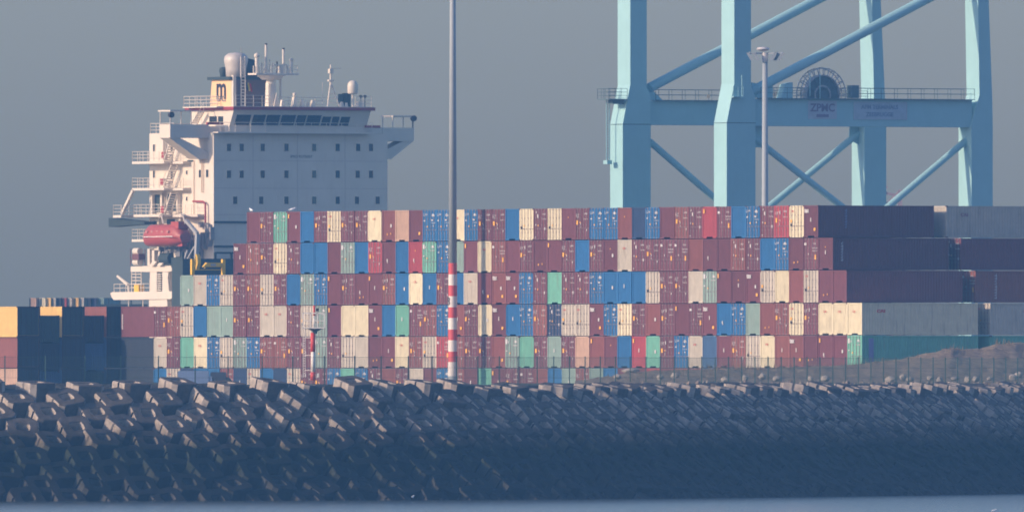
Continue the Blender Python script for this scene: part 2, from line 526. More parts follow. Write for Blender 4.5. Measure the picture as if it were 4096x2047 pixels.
def leaf_mesh(side):
    m = MB()
    y0, y1 = (CW/2+0.01, CW-0.155) if side else (0.155, CW/2-0.01)
    m.box(0.045, y0, 0.17, 0.085, y1, CH-0.14)
    for k in range(4):
        z = 0.20 + k*(CH-0.34)/4
        m.box(0.025, y0+0.05, z+0.06, 0.044, y1-0.05, z+(CH-0.34)/4-0.08)
    return m.mesh('door', [m_dark])
def gear_mesh(side):
    m = MB()
    y0, y1 = (CW/2+0.01, CW-0.155) if side else (0.155, CW/2-0.01)
    for t in (0.26, 0.74):
        y = y0 + (y1-y0)*t
        m.tube((-0.005, y, 0.06), (-0.005, y, CH-0.04), 0.024, 6)
        for z in (0.09, 0.7, 1.35, 2.0, CH-0.09): m.box(-0.03, y-0.055, z-0.05, 0.022, y+0.055, z+0.05)
        m.tube((-0.02, y, 1.05), (-0.02, y-0.36, 1.02), 0.018, 5)
        m.box(-0.03, y-0.40, 0.98, 0.0, y-0.30, 1.07)
    return m.mesh('locking_gear', [m_rod])
BODY = {(L, b): body_mesh(L, b) for L in (12.19, 6.06) for b in (0, 1)}
LEAF = [leaf_mesh(0), leaf_mesh(1)]
GEAR = [gear_mesh(0), gear_mesh(1)]
def patches(lst, m, name):
    mb = MB()
    for u, z, du, dz in lst:    # u from the left seen from outside (0..CW), z up
        y = CW - u
        mb.box(-0.045, y-du, z-dz, -0.034, y, z)
    return mb.mesh(name, [m])
rp = random.Random(11)
def glyphs(u, z, n, h, wd=0.10, gap=0.05):
    """a short row of small strokes, as stencilled codes look from afar"""
    out = []
    for i in range(n):
        x = u + i*(wd+gap)
        out.append((x, z, 0.035, h))
        if rp.random() < 0.8: out.append((x, z - rp.choice([0, h*0.5, h-0.03]), wd, 0.035))
        if rp.random() < 0.6: out.append((x+wd-0.035, z, 0.035, h*rp.choice([0.5, 1])))
    return out
def door_white(kind):
    o = glyphs(1.65, 2.42, 4, 0.15)
    if kind == 0: o += glyphs(0.22, 2.36, 3, 0.34, 0.14, 0.05) + [(1.0, 1.55, 0.07, 0.20), (1.0, 1.2, 0.08, 0.12), (1.98, 0.95, 0.13, 0.16)] + glyphs(1.55, 1.9, 5, 0.08)
    if kind == 1: o += [(0.5, 2.62, 0.12, 0.16), (0.72, 2.34, 0.18, 0.3), (0.42, 1.45, 0.13, 0.13), (1.98, 1.15, 0.15, 0.26), (0.3, 0.28, 0.2, 0.06)] + glyphs(1.6, 1.95, 5, 0.09)
    if kind == 2: o += [(0.2, 2.42, 0.26, 0.22), (0.5, 2.4, 0.06, 0.2), (0.82, 1.5, 0.1, 0.14)] + glyphs(1.55, 2.0, 6, 0.10) + glyphs(1.55, 1.75, 6, 0.10)
    if kind == 3: o += glyphs(0.25, 2.32, 3, 0.28, 0.16, 0.04) + [(0.98, 2.4, 0.12, 0.3), (1.05, 1.6, 0.07, 0.1), (0.9, 1.35, 0.06, 0.25)] + glyphs(1.6, 1.9, 5, 0.09)
    if kind == 4: o += glyphs(0.2, 2.55, 2, 0.24, 0.2, 0.06) + [(0.75, 2.5, 0.1, 0.12), (0.25, 1.92, 0.24, 0.1), (1.6, 1.98, 0.3, 0.12), (1.85, 1.45, 0.16, 0.1), (1.8, 2.5, 0.22, 0.25)] + glyphs(1.6, 1.7, 5, 0.08)
    if kind == 5: o += [(0.15, 2.6, 0.30, 0.42), (0.6, 2.45, 0.12, 0.2), (1.75, 2.5, 0.3, 0.2), (0.2, 1.6, 0.22, 0.1)] + glyphs(1.5, 2.1, 5, 0.12)
    return o
DWHITE = [patches(door_white(k), m_white, 'lettering') for k in range(6)]
DYEL = [patches(l, m_yel, 'sticker') for l in ([(0.28, 1.75, 0.27, 0.38), (0.85, 1.62, 0.12, 0.12)], [(1.95, 1.35, 0.22, 0.42)], [(0.25, 1.6, 0.26, 0.24)], [(0.8, 1.4, 0.16, 0.14)])]
BYEL = [patches(l, m_yel, 'sticker') for l in ([(0.22, 2.62, 0.20, 0.38)], [(1.75, 0.85, 0.30, 0.26)], [(1.55, 0.8, 0.12, 0.15), (0.9, 0.75, 0.14, 0.16)], [(1.2, 2.1, 0.10, 0.12)])]
BWHT = [patches(l, m_white, 'sticker') for l in ([(1.55, 1.6, 0.22, 0.30)], [(1.2, 1.75, 0.12, 0.35)], [(0.9, 1.3, 0.16, 0.25), (1.0, 1.05, 0.08, 0.12)])]
BLACKP = patches([(0.25, 1.25, 0.28, 0.24)], m_dark, 'data_plate')
TEX = text_mesh('tex', 0.62, m_white, 0.02)
for v in TEX.vertices: v.co = (-0.04 - v.co.z, CW - 0.55 - v.co.x*0.9, 2.40 + v.co.y)
TEX.name = 'lettering'
def cai(u, z, s):
    me = text_mesh('CAI', s, m_redtxt, 0.0)
    for v in me.vertices: v.co = (-0.04 - v.co.z, CW - u - v.co.x*1.1, z + v.co.y)
    return me
CAI_C, CAI_L = cai(1.15, 2.08, 0.27), cai(0.55, 2.35, 0.25)

def cobj(name, me, par, m=None):
    o = link(name, me, par)
    if m is not None:
        o.material_slots[0].link = 'OBJECT'; o.material_slots[0].material = m
        if len(o.material_slots) > 1 and me.name.startswith('container_body'):
            o.material_slots[1].link = 'OBJECT'; o.material_slots[1].material = m if rc.random() < 0.5 else m_rust
    return o
m_rust = mat('rusty_casting', (0.10, 0.040, 0.035), 0.8, var=0.2)
rc = random.Random(5)
TYPEW = {'d': 'door end', 'b': 'plain end', 't': 'ribbed end lettered white', 'x': 'ribbed end lettered red'}
def container(X, Y, z, code, label, L=12.19, rz=BA, group='containers stacked in the yard', extra=True):
    col, ty = code[0], code[1]
    o = thing('shipping_container', (X, Y-YO, z), rz, label, 'shipping container', group)
    pm = paint(col)
    cobj('container_body', BODY[(L, 0 if ty == 'd' else 1)], o, pm)
    if ty == 'd':
        for s in (0, 1):
            d = cobj('door', LEAF[s], o, pm)
            cobj('locking_gear', GEAR[s], d)
        if extra:
            if col in 'CW':
                if rc.random() < 0.6:
                    link('lettering', CAI_L, o)
                link('data_plate', BLACKP, o); link('sticker', DYEL[3 if rc.random() < .5 else 2], o)
            else:
                k = {'B': 4, 'b': 4, 'N': 1, 'T': 5, 'G': 5}.get(col, rc.choice([0, 0, 1, 2, 3]))
                link('lettering', DWHITE[k], o)
                link('sticker', DYEL[3 if col in 'BNTGb' else {0: 0, 1: 3, 2: 1, 3: 0}.get(k, 0)], o)
    elif extra:
        if ty == 't':
            link('lettering', TEX, o); link('sticker', BYEL[1], o); link('sticker', BWHT[rc.choice([0, 1])], o)
        elif ty == 'x':
            link('lettering', CAI_C, o)
        else:
            if col in 'MPKRQ' and rc.random() < 0.8: link('sticker', BYEL[rc.choice([0, 0, 1, 2, 2, 3])], o)
            if rc.random() < 0.4: link('sticker', BWHT[rc.choice([0, 1, 2])], o)
    return o
CX0, CY0 = 31.07, 2053.0
ROWS = {   # tier from the ground (6 = lowest seen) : (first column, codes)
 1: (7, 'Mb Md Td Mb Bb Md Cd Md Md Cx Mb Sb Mb Bd Bd Cx Bd Md Md Bb Cd Md Cd Mb Md Bd Bd Mb Nb Bd Mb Md Md Rb Md Bb Bd Md Rd Cd Mt'),
 2: (6, 'Mt Kd Md Cd Md Bb Bb Mb Gd Bb Rd Mb Bb Rb Td Bd Gb Mb Cx Md Mb Md Mb Mb Md Bb Md Mb Wx Md Md Md Md Mb Mb Mb Md Md Bb Bd Mb Md Mb'),
 3: (2, 'Gb Wx Bd Wd Md Md Wd Md Bb Gd Bd Mb Md Mb Mb Md Bb Cx Bb Md Bb Wx Mb Mt Mt Bd Md Tb Md Md Bd Bb Bb Bb Wd Md Md Wb Gd Mb Mb Mt Wd Cb Mb Wd Mb Mb'),
 4: (0, 'Md Md Wd Bb Gb Gb Md Md Wx Wx Md Wd Gd Pb Cb Cb Mt Bb Tb Md Md Bd Mb Md Cb Mt Bb Bd Kd Nd Wd Wd Mt Bd Cd Md Mb Md Mb Md Mt Bb Bd Gb Mb Md Cd Md Cx Cx Cx'),
 5: (0, 'Wx Md Tb Cx Bd Wd Gd Bd Md Kd Md Md Gd Md Wd Wb Mb Mb Cx Md Wd Rd Md Md Md Mb Gd Tb Md Gb Md Sb Mb Mb Bb Rb Tb Md Bd Wx bb Mb Kd Wd Cx Kb Mt Mb Mb Mb Td'),
 6: (0, 'Bb Wd Nb Bb Bb Md Nb Wd Bb Nb Wd Md Md Bd Tb Bd Md Mb Md Wb Mb Bd Md Mb Tb Mb Md Md Mb Bb Gb Md Gb Bb Mb Mb Rb Mb Mb Mb bb Mb Mb Mb Mb Mb Mb Mb Mb Mb Gd'),
}
TN = {1: 'top tier', 2: 'second tier down', 3: 'third tier down', 4: 'fourth tier down', 5: 'fifth tier down', 6: 'lowest tier'}
WALL, BEY = {}, {}
for r_, (c0, codes) in ROWS.items():
    codes = codes.split()
    for j, code in enumerate(codes):
        i = c0 + j
        if r_ == 6 and i > 37 and i % 1 == 0 and i not in (50,) and False: continue
        if code[0] == 'M' and rc.random() < 0.2: code = 'Q' + code[1]
        dy = (50 - i) * PIT
        jx = rc.uniform(-0.05, 0.05)
        X = CX0 - dy*SB + jx*CB; Y = CY0 + dy*CB + jx*SB
        n = PAINT[code[0]][1]
        WALL[(r_, i)] = container(X, Y, G0 + (6-r_)*TIER, code, f'{n} container, {TYPEW[code[1]]}, {TN[r_]}, {ordn(len(codes)-j)} from the stepped end', group='containers in the long sunlit wall')
# vertical side lettering and red side marks of the stepped end
fA = Frame(CX0, CY0)
def side_marks(col_i, r_, items):
    pass
# block behind the gap: long shaded sides at the right
for r_, ci, code in ((1, 47, 'Wb'), (2, 48, 'Md'), (3, 49, 'Kd'), (4, 50, 'Wd'), (5, 50, 'Tb'), (6, 50, 'Mb')):
    dy = (50-ci)*PIT; gx = 12.19 + 1.32
    X = CX0 - dy*SB + gx*CB; Y = CY0 + dy*CB + gx*SB
    BEY[r_] = container(X, Y, G0 + (6-r_)*TIER, code, f'{PAINT[code[0]][1]} container, shaded long side, {TN[r_]} beyond the narrow gap', group='containers beyond the narrow gap')

def side_strip(o, x0, n, z1, m, wd=0.26, h=0.20):
    """vertical line of lettering on the long shaded side"""
    t = MB(); q = random.Random(x0)
    for k in range(n):
        z = z1 - k*(h+0.05)
        t.box(x0, -0.012, z-h, x0+wd*q.uniform(0.55, 1), -0.006, z-h*0.55); t.box(x0+wd*0.6, -0.012, z-h*0.55, x0+wd*0.85, -0.006, z)
    t.build('lettering', m, o)
m_sw, m_sv = mat('side_white', (0.50, 0.52, 0.58), 0.6), mat('side_violet', (0.20, 0.22, 0.42), 0.6)
side_strip(WALL[(1, 47)], 2.8, 7, 2.55, m_sv); side_strip(WALL[(2, 48)], 0.85, 7, 2.5, m_sw); side_strip(BEY[3], 2.0, 9, 2.55, m_sw)
o = WALL[(5, 50)]; t = MB(); t.box(0.7, -0.014, 0.5, 1.22, -0.006, 2.6); t.build('painted_panel', m_sv, o)
text_on('CAI', 0.34, m_redtxt, WALL[(4, 50)], 2.0, -0.01, 2.12, '-y', 0.02, 'lettering', 1.6); text_on('CAI', 0.40, mat('faded_mark', (0.30, 0.16, 0.18), 0.6), BEY[1], 1.9, -0.01, 2.05, '-y', 0.02, 'lettering', 1.2)
text_on('CAI', 0.34, m_redtxt, BEY[4], 3.9, -0.01, 2.12, '-y', 0.02, 'lettering', 1.4)
# cross-wise stacks at the left
def at_px(px, Y): return (px - 2048) / F * Y
YR = 2167.0
def onface(px):     # near-end plane of the cross-wise stacks, through (497, YR)
    fr = Frame(at_px(497, YR), YR)
    lx, ly, z = fr.onY(0, px, 1510)
    return fr.world(lx, 0)
m_mark_side = mat('faint_side_lettering', (0.45, 0.48, 0.55), 0.6)
cross = [(71, ('Yd', 'Kd', 'Sd'), 'leftmost stack'), (249, ('Yd', 'Nd', 'bd'), 'middle stack'), (427, ('Kd', 'bd', 'Nd'), 'third stack')]
ef = MB()
for y in (-0.01, CW-0.16): ef.box(-0.022, y, 0.0, -0.010, y+0.17, CH)
for z in (0.005, CH-0.145): ef.box(-0.020, 0.17, z, -0.010, CW-0.17, z+0.14)
END_SHADE = ef.mesh('end_shade_overlay', [m_dark])
def darken(o, q):  # paints shade into the crosswise ends: dark doors, gear and an added overlay
    link('end_shade_overlay', END_SHADE, o)
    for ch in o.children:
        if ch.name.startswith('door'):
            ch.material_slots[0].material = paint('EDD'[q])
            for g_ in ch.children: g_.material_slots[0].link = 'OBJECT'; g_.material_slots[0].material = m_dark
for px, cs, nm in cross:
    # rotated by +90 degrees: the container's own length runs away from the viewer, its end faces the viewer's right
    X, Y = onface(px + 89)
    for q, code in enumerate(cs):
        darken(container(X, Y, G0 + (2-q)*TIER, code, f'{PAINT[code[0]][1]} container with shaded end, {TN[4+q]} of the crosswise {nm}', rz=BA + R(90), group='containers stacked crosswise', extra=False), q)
# lower stacks of standard-height containers between them, over which the sunlit sides show
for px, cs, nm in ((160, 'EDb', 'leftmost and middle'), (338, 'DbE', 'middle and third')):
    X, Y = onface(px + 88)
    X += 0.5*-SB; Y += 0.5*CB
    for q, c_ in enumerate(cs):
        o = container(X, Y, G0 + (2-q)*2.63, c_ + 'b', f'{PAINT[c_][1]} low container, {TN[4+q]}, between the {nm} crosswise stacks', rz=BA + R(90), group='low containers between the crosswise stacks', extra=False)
        o.scale.z = 0.90
# the small one on the sunlit wall's far end, its long side to the sun
dy = 51*PIT + 0.03
X = CX0 - dy*SB; Y = CY0 + dy*CB
for t, code in ((2, 'Mb'), (1, 'Db'), (0, 'Db')):  # the lower two are near black, standing in for shade
    o = container(X + 2.45*CB - 0.0*SB, Y + 2.45*SB, G0 + t*TIER, code, f'short {PAINT[code[0]][1]} container crosswise at the far end of the sunlit wall, {TN[6-t]}', L=6.06, rz=BA + R(90), group='short containers at the wall end', extra=False)
    if t == 2:
        m = MB()
        rr = random.Random(2)
        for k in range(11): m.box(5.72 - rr.uniform(0, .06), CW+0.008, 0.75+k*0.13, 5.88, CW+0.022, 0.84+k*0.13)
        m.build('lettering', m_white, o)

#@@NEXT
# ------------------------------------------------------------------ container ship
SH = Frame((855-2048)/F*2450, 2450.0)
ship = thing('container_ship', (SH.X, SH.Y-YO, 0), BA, 'container ship with tall white accommodation tower, bridge wings and cream funnel', 'ship')
def sX(lx, px, py): return SH.onX(lx, px, py)
def sY(ly, px, py): return SH.onY(ly, px, py)
def zS(py, ly=0): return zat(py, SH.Y + ly*CB)
# hull
hm = MB()
hull = [(-3.5, 36), (27.5, 36), (28.5, 20), (28.5, -110), (24, -135), (12.5, -156), (1, -135), (-3.5, -110)]
hm.prism(hull, 'z', -2, 13.0)
hm.build('hull', mat('hull_black', (0.03, 0.035, 0.045), 0.6), ship)
XR = sY(0, 1550, 600)[0]
YB = 13.6
# main accommodation tower
z_top = zS(531)
t = MB()
t.box(0, 0, 13.0, XR, 7.2, z_top)
t.box(0, 7.2, 13.0, XR, YB, zS(533, 10))
t.build('accommodation_block', m_ship, ship)
# horizontal deck seams and fittings on the shaded front
t = MB()
for py in (642, 752, 858):
    z = zS(py); t.box(0.0, -0.03, z-0.03, XR, 0.0, z+0.03)
for px in (1190, 1012, 1380):
    x = sY(0, px, 600)[0]; t.box(x-0.03, -0.025, zS(850), x+0.03, 0.0, zS(535))
t.build('weld_seam', mat('ship_seam', (0.56, 0.50, 0.44), 0.6), ship)
def window(lx0, lz0, w_, h_, face, base):
    f = MB(); g = MB(); b = 0.07
    if face == '-y':
        x0, x1, z0, z1, y = lx0-w_/2, lx0+w_/2, lz0-h_/2, lz0+h_/2, base
        f.box(x0-b, y-0.05, z0-b, x0, y-0.002, z1+b); f.box(x1, y-0.05, z0-b, x1+b, y-0.002, z1+b); f.box(x0, y-0.05, z1, x1, y-0.002, z1+b); f.box(x0, y-0.05, z0-b, x1, y-0.002, z0)
        g.box(x0, y-0.02, z0, x1, y-0.004, z1)
    else:
        y0, y1, z0, z1, x = lx0-w_/2, lx0+w_/2, lz0-h_/2, lz0+h_/2, base
        f.box(x-0.05, y0-b, z0-b, x-0.002, y0, z1+b); f.box(x-0.05, y1, z0-b, x-0.002, y1+b, z1+b); f.box(x-0.05, y0, z1, x-0.002, y1, z1+b); f.box(x-0.05, y0, z0-b, x-0.002, y1, z0)
        g.box(x-0.02, y0, z0, x-0.004, y1, z1)
    o = f.build('window', m_ship, ship)
    g.build('pane', m_glass, o)
for py, pxs in ((590, (915, 966, 1050, 1145, 1256, 1350, 1432, 1483)), (697, (915, 966, 1050, 1145, 1256, 1350, 1430, 1483)), (801, (940, 1044, 1145, 1256, 1350, 1427, 1510))):
    for px in pxs:
        x, _, z = sY(0, px, py); window(x, z, 0.52, 0.78, '-y', 0)
for px, py, w_, h_ in ((617, 592, .40, .75), (688, 590, .45, .8), (617, 697, .40, .75), (688, 699, .45, .85), (801, 695, .45, .8), (830, 694, .5, .8), (748, 690, .3, .4), (748, 795, .3, .4)):
    _, y, z = sX(0, px, py); window(y, z, w_, h_, '-x', 0)
x, _, z = sY(0, 1205, 627)
text_on('IMO 9275057', 0.42, mat('faded_black', (0.18, 0.19, 0.20), 0.6), ship, x, -0.03, z, '-y', 0.0, 'lettering', 1.15)

# wheelhouse
wl = sY(0, 918, 500)[0]; wr = sY(0, 1466, 500)[0]
zb, zt = z_top, zS(440)
t = MB()
front = [(-0.9, zt), (8.0, zt), (8.0, zb), (0.05, zb), (0.05, zS(503)), (-0.0, zS(503))]
t.prism([(y, z) for y, z in front], 'x', wl, wr)
whl = t.build('wheelhouse', m_ship, ship)
# windows of the bridge front, slanting outwards to the top
def slant(y0, y1, z0, z1, x0, x1, px0, px1, mb, d):
    pass
zw0, zw1 = zS(500), zS(459)
def yfront(z): return 0.0 + (-0.9) * (z - zS(503)) / (zt - zS(503))
for a, b in ((945, 1003), (1012, 1062), (1067, 1120), (1126, 1182), (1187, 1224), (1229, 1284), (1290, 1325), (1330, 1358), (1364, 1400)):
    x0, x1 = sY(-0.5, a, 480)[0], sY(-0.5, b, 480)[0]
    zz = zw1 if a < 1280 else zw1 - 0.15
    o = MB().add([(x0, yfront(zw0)-0.03, zw0), (x1, yfront(zw0)-0.03, zw0), (x1, yfront(zz)-0.03, zz), (x0, yfront(zz)-0.03, zz)], [(0,1,2,3)]).build('bridge_window', m_glass, ship)
x0 = sX(wl, 850, 470)
for a, b in ((838, 868), (873, 893)):
    y0, y1, z0, z1 = sX(wl, a, 488)[1], sX(wl, b, 488)[1], sX(wl, a, 488)[2], sX(wl, a, 466)[2]
    MB().box(wl-0.03, y0, z0, wl-0.005, y1, z1).build('bridge_window', m_glass, ship)
# top edge stripe and roof overhang
zr = zS(427)
t = MB(); t.box(wl-0.25, -1.25, zt, wr+0.35, 9.0, zr)
t.build('wheelhouse_roof', m_stripe, ship)
t = MB(); t.box(wl-0.15, -1.15, zr, wr+0.25, 8.9, zr+0.06); t.build('monkey_island_deck', m_ship, ship)
# walkway bulwark below the bridge windows
t = MB()
z = zS(528)
t.box(sY(-1.0, 870, 520)[0], -1.15, z-0.12, sY(-1.0, 1490, 520)[0], 0.05, z)
t.build('front_walkway', m_ship, ship)
t = MB()
t.rail((sY(-1.1, 880, 520)[0], -1.1, z), (sY(-1.1, 1488, 520)[0], -1.1, z), 1.0, 1.9, 2, 0.03)
t.build('front_railing', m_ship, ship)
# aft top house left of the wheelhouse (sunlit) with its railing
t = MB()
ya, yb_ = sX(wl, 905, 470)[1], sX(wl, 765, 470)[1]
z = zS(437, 5)
t.box(wl-0.02, 8.0, z_top, wr, yb_, zS(432, 8))
t.build('top_house', m_ship, ship)
t = MB()
zz = zS(428, 8)
t.rail((wl-0.9, yb_, zz), (wl-0.9, 1.0, zz), 1.1, 1.1, 3, 0.035)
t.rail((wl-0.9, yb_, zz), (wr, yb_, zz), 1.1, 1.6, 3, 0.035)
t.box(wl-1.0, 1.0, zz-0.12, wl, yb_+0.1, zz)
t.build('top_railing', m_ship, ship)
# front-edge railing on the monkey island
t = MB()
t.rail((wl+0.2, -1.0, zr+0.06), (wl+4.5, -1.0, zr+0.06), 1.15, 1.0, 3, 0.03)
t.rail((wr-2.0, -1.0, zr+0.06), (wr, -1.0, zr+0.06), 1.1, 0.8, 3, 0.03)
t.build('monkey_island_railing', m_ship, ship)
# inclined ladder on the side of the top house
def ladder(p, q, wd, steps, name, m=m_ship, ax='x'):
    t = MB(); p, q = Vector(p), Vector(q)
    o = Vector((wd, 0, 0)) if ax == 'x' else Vector((0, wd, 0))
    t.bar(p, q, 0.12); t.bar(p+o, q+o, 0.12)
    up = Vector((0, 0, 0.95)); t.tube(p+up, q+up, 0.03, 5); t.tube(p, p+up, 0.03, 5); t.tube(q, q+up, 0.03, 5)
    for k in range(steps):
        a = p.lerp(q, (k+0.5)/steps); t.bar(a, a+o, 0.13)
    return t.build(name, m, ship)
p0, p1 = sX(wl-0.5, 788, 496), sX(wl-0.5, 815, 447)
ladder(p0, p1, -0.7, 7, 'ladder')
# port (sunlit side) bridge wing
def wing(side):
    s = -1 if side == 'sun' else 1
    base = 0.0 if s < 0 else XR
    W_ = 4.75 if s < 0 else 3.9
    y0, y1 = (1.03, 3.3)
    zt_, zd = (zS(498), zS(552)) if s < 0 else (zS(506), zS(560))
    zi = zS(636) if s < 0 else zS(632)
    t = MB()
    t.prism([(base, zt_), (base + s*W_, zt_), (base + s*W_, zd), (base + s*(W_-1.3), zd), (base, zd)], 'y', y0, y1)
    o = t.build('bridge_wing', m_ship, ship)
    t = MB()
    t.prism([(base + s*W_, zd), (base + s*(W_-1.25), zd), (base + s*0.0, zi+0.75), (base, zi), (base + s*1.2, zi)], 'y', y0+0.15, y1-0.1)
    t.build('wing_bracket', m_ship, o)
    t = MB(); zr_ = zS(447) if s < 0 else zS(463)
    xa, xb = base + s*W_, base + s*(W_-2.6)
    t.box(min(xa, xb), y0, zr_, max(xa, xb), y1+0.3, zr_+0.16)
    for x in (xa - s*0.06, xb):
        for y in (y0+0.06, y1-0.1): t.bar((x, y, zt_), (x, y, zr_), 0.09)
    if s < 0: t.box(base+s*(W_-2.6), y1-0.1, zr_+0.02, wl, y1, zr_+0.14)
    t.build('wing_canopy', m_ship, o)
    t = MB(); t.tube((xa - s*0.1, y0+0.1, zt_+1.0), (xa - s*0.1, y0-0.25, zt_+1.0), 0.32, 10); t.bar((xa - s*0.1, y0+0.1, zt_), (xa - s*0.1, y0+0.1, zt_+1.0), 0.1)
    t.build('searchlight', m_dark, o)
    return o
wing('sun'); wing('shade')
t = MB(); x0, x1 = sY(-0.2, 828, 493)[0], sY(-0.2, 892, 493)[0]
t.box(x0, -0.3, zS(499), x1, 0.0, zS(489)); x0, x1 = sY(-0.2, 1462, 503)[0], sY(-0.2, 1520, 503)[0]
t.box(x0, -0.3, zS(508), x1, 0.0, zS(498)); t.build('wind_dodger', m_stripe, ship)
# connecting walkways from the wheelhouse to the wings
t = MB(); t.box(-0.1, 1.1, zS(530)+0.001, wl, 3.2, zS(505)); t.box(wr, 1.1, zS(530)+0.001, XR+0.1, 3.2, zS(508)); t.build('wing_walkway', m_ship, ship)

# side balconies, lit, with railings and stairs
def deck(py, d_out, px0, px1, nm='side_deck', rails=True, th=None):
    y0 = sX(-d_out, px1, py)[1]; y1 = sX(-d_out, px0, py)[1]
    yy0, yy1 = min(y0, y1), max(y0, y1)
    z = zS(py, (yy0+yy1)/2)
    t = MB(); t.box(-d_out, yy0, z-(th or 0.26), 0.0, yy1, z)
    o = t.build(nm, m_ship, ship)
    if rails:
        t = MB(); t.rail((-d_out+0.04, yy0, z), (-d_out+0.04, yy1, z), 1.05, 1.2, 3, 0.032)
        t.rail((-d_out+0.04, yy1, z), (0, yy1, z), 1.05, 1.0, 3, 0.032)
        t.build('deck_railing', m_ship, o)
    return z, yy0, yy1
dz = {}
for nm, py in (('A', 646), ('B', 752), ('C', 858)):
    dz[nm] = deck(py, 1.9, 528 if nm != 'C' else 534, 656)
    deck(py, 0.95, 690, 732 if nm != 'C' else 790)
deck(957, 1.9, 527, 640)
deck(861, 2.9, 452, 484)
deck(504, 0.8, 601, 640, rails=False) if False else None
t = MB(); zz = zS(533, 10); t.rail((0.05, YB-0.1, zz), (0.05, 8.6, zz), 1.05, 1.1, 3, 0.035); t.rail((0.05, YB-0.1, zz), (6, YB-0.1, zz), 1.05, 1.1, 3, 0.035); t.build('aft_top_railing', m_ship, ship)
# stairs zigzag
for (a, b) in (((648, 645), (676, 552)), ((646, 750), (676, 662)), ((650, 856), (676, 770))):
    p, q = sX(-1.3, a[0]+8, a[1]), sX(-1.3, b[0]+8, b[1])
    ladder(p, q, 0.8, 9, 'side_stair')
# diagonal strut to the small platform
t = MB(); a, b = sX(-2.1, 533, 762), sX(-2.5, 488, 856); t.bar(a, b, 0.30); t.build('strut', m_ship, ship)
t = MB(); a = sX(-1.9, 457, 885); b = sX(-1.9, 600, 902)
y0, y1 = b[1], a[1]
t.prism([(y0, a[2]-0.1), (y1, a[2]+0.35), (y1, a[2]-0.6), (y0, a[2]-0.35)], 'x', -2.6, -1.2)
t.build('stowed_gangway', m_shipdk, ship)
# red hose boxes, doors, dark openings
for px, py in ((653, 621), (648, 728), (650, 838)):
    p = sX(-0.9, px, py); MB().box(-0.95, p[1]-0.32, p[2]-0.35, -0.6, p[1]+0.32, p[2]+0.35).build('hose_box', m_pipe, ship)
for px0, px1, py0, py1 in ((612, 640, 778, 850), (669, 704, 775, 845), (612, 630, 885, 915), (668, 700, 876, 905), (655, 700, 1025, 1060), (750, 775, 640, 648)):
    a, b = sX(0, px0, py1), sX(0, px1, py0)
    MB().box(-0.03, b[1], a[2], -0.004, a[1], b[2]).build('dark_opening', m_shipdk, ship)
# pillars at the openings
for px, py0, py1 in ((606, 778, 856), (645, 770, 856), (708, 770, 856), (650, 560, 640)):
    a = sX(-0.5, px, py1); b = sX(-0.5, px, py0); MB().box(-0.5, a[1]-0.12, a[2], -0.15, a[1]+0.12, b[2]).build('deck_pillar', m_ship, ship)
t = MB()
for px in (775, 806, 812):
    a = sX(-0.12, px, 860 if px == 775 else 770); b = sX(-0.12, px, 640); t.tube(a, b, 0.05, 6)
t.build('vent_pipe', mat('pipe_cream', (0.66, 0.50, 0.36), 0.6), ship)
t = MB(); a, b, c, d = sX(-0.35, 772, 805), sX(-0.35, 812, 806), sX(-0.35, 821, 816), sX(-0.35, 822, 905)
for p, q in ((a, b), (b, c), (c, d)): t.tube(p, q, 0.10, 8)
t.build('fire_main', m_pipe, ship)
# lifeboat: closed hull with pointed bow, canopy and keel
def lifeboat():
    L0, n, k = 8.2, 22, 20
    vs, fs = [], []
    for i in range(n+1):
        s = i/n; x = s*L0
        wv = (math.sin(math.pi*min(1, max(0, s*0.92+0.06)))**0.42) * 1.32
        zl = 0.35*(1-min(1, s*3))**2 + 0.5*max(0, s-0.86)**1.2*4
        zh = 2.35 - 1.0*max(0, (0.14-s)/0.14)**1.5 - 1.35*max(0, (s-0.80)/0.20)**1.6
        zc = 1.02 + 0.12*abs(s-0.5)
        for j in range(k):
            a = 2*math.pi*j/k
            c, sn = math.cos(a), math.sin(a)
            yy = wv*(abs(c)**0.75)*(1 if c > 0 else -1)
            zz = zc + (zh-zc)*(sn**0.8) if sn >= 0 else zc - (zc-zl)*((-sn)**0.9)
            if abs(sn) < 1e-3: yy *= 1.06
            vs.append((yy, x, zz))
    for i in range(n):
        for j in range(k):
            fs.append((i*k+j, i*k+(j+1) % k, (i+1)*k+(j+1) % k, (i+1)*k+j))
    fs.append(tuple(range(k-1, -1, -1))); fs.append(tuple(range(n*k, (n+1)*k)))
    return MB().add(vs, fs)
lb = link('lifeboat_hull', None)
lbx = -3.3
p = sX(lbx, 742, 985)
lb_o = thing('lifeboat', (0,0,0), 0, 'orange enclosed lifeboat hanging on the sunlit side of the ship', 'lifeboat')
wx, wy = SH.world(lbx, p[1]); lb_o.location = (wx, wy-YO, p[2]); lb_o.rotation_euler = (0, 0, BA)
bpy.data.objects.remove(lb)
me = lifeboat().mesh('lifeboat_hull', m_orange); smooth_by_angle(me, 50); link('lifeboat_hull', me, lb_o)
t = MB(); t.box(-0.7, 0.3, 1.9, 0.7, 1.9, 2.62); t.box(-0.3, 0.2, 0.0, 0.3, 1.2, 0.35); t.build('conning_hatch', m_orange, lb_o)
t = MB()
for y in (1.5, 2.6, 3.7, 4.8, 5.9): t.box(-1.26, y, 1.45, -1.1, y+0.42, 1.68)
t.build('porthole_strip', mat('boat_window', (0.5, 0.22, 0.18), 0.3), lb_o)
t = MB(); t.tube((-1.38, 0.4, 1.05), (-1.38, 6.6, 1.02), 0.05, 6); t.build('grab_line', m_bwhite, lb_o)
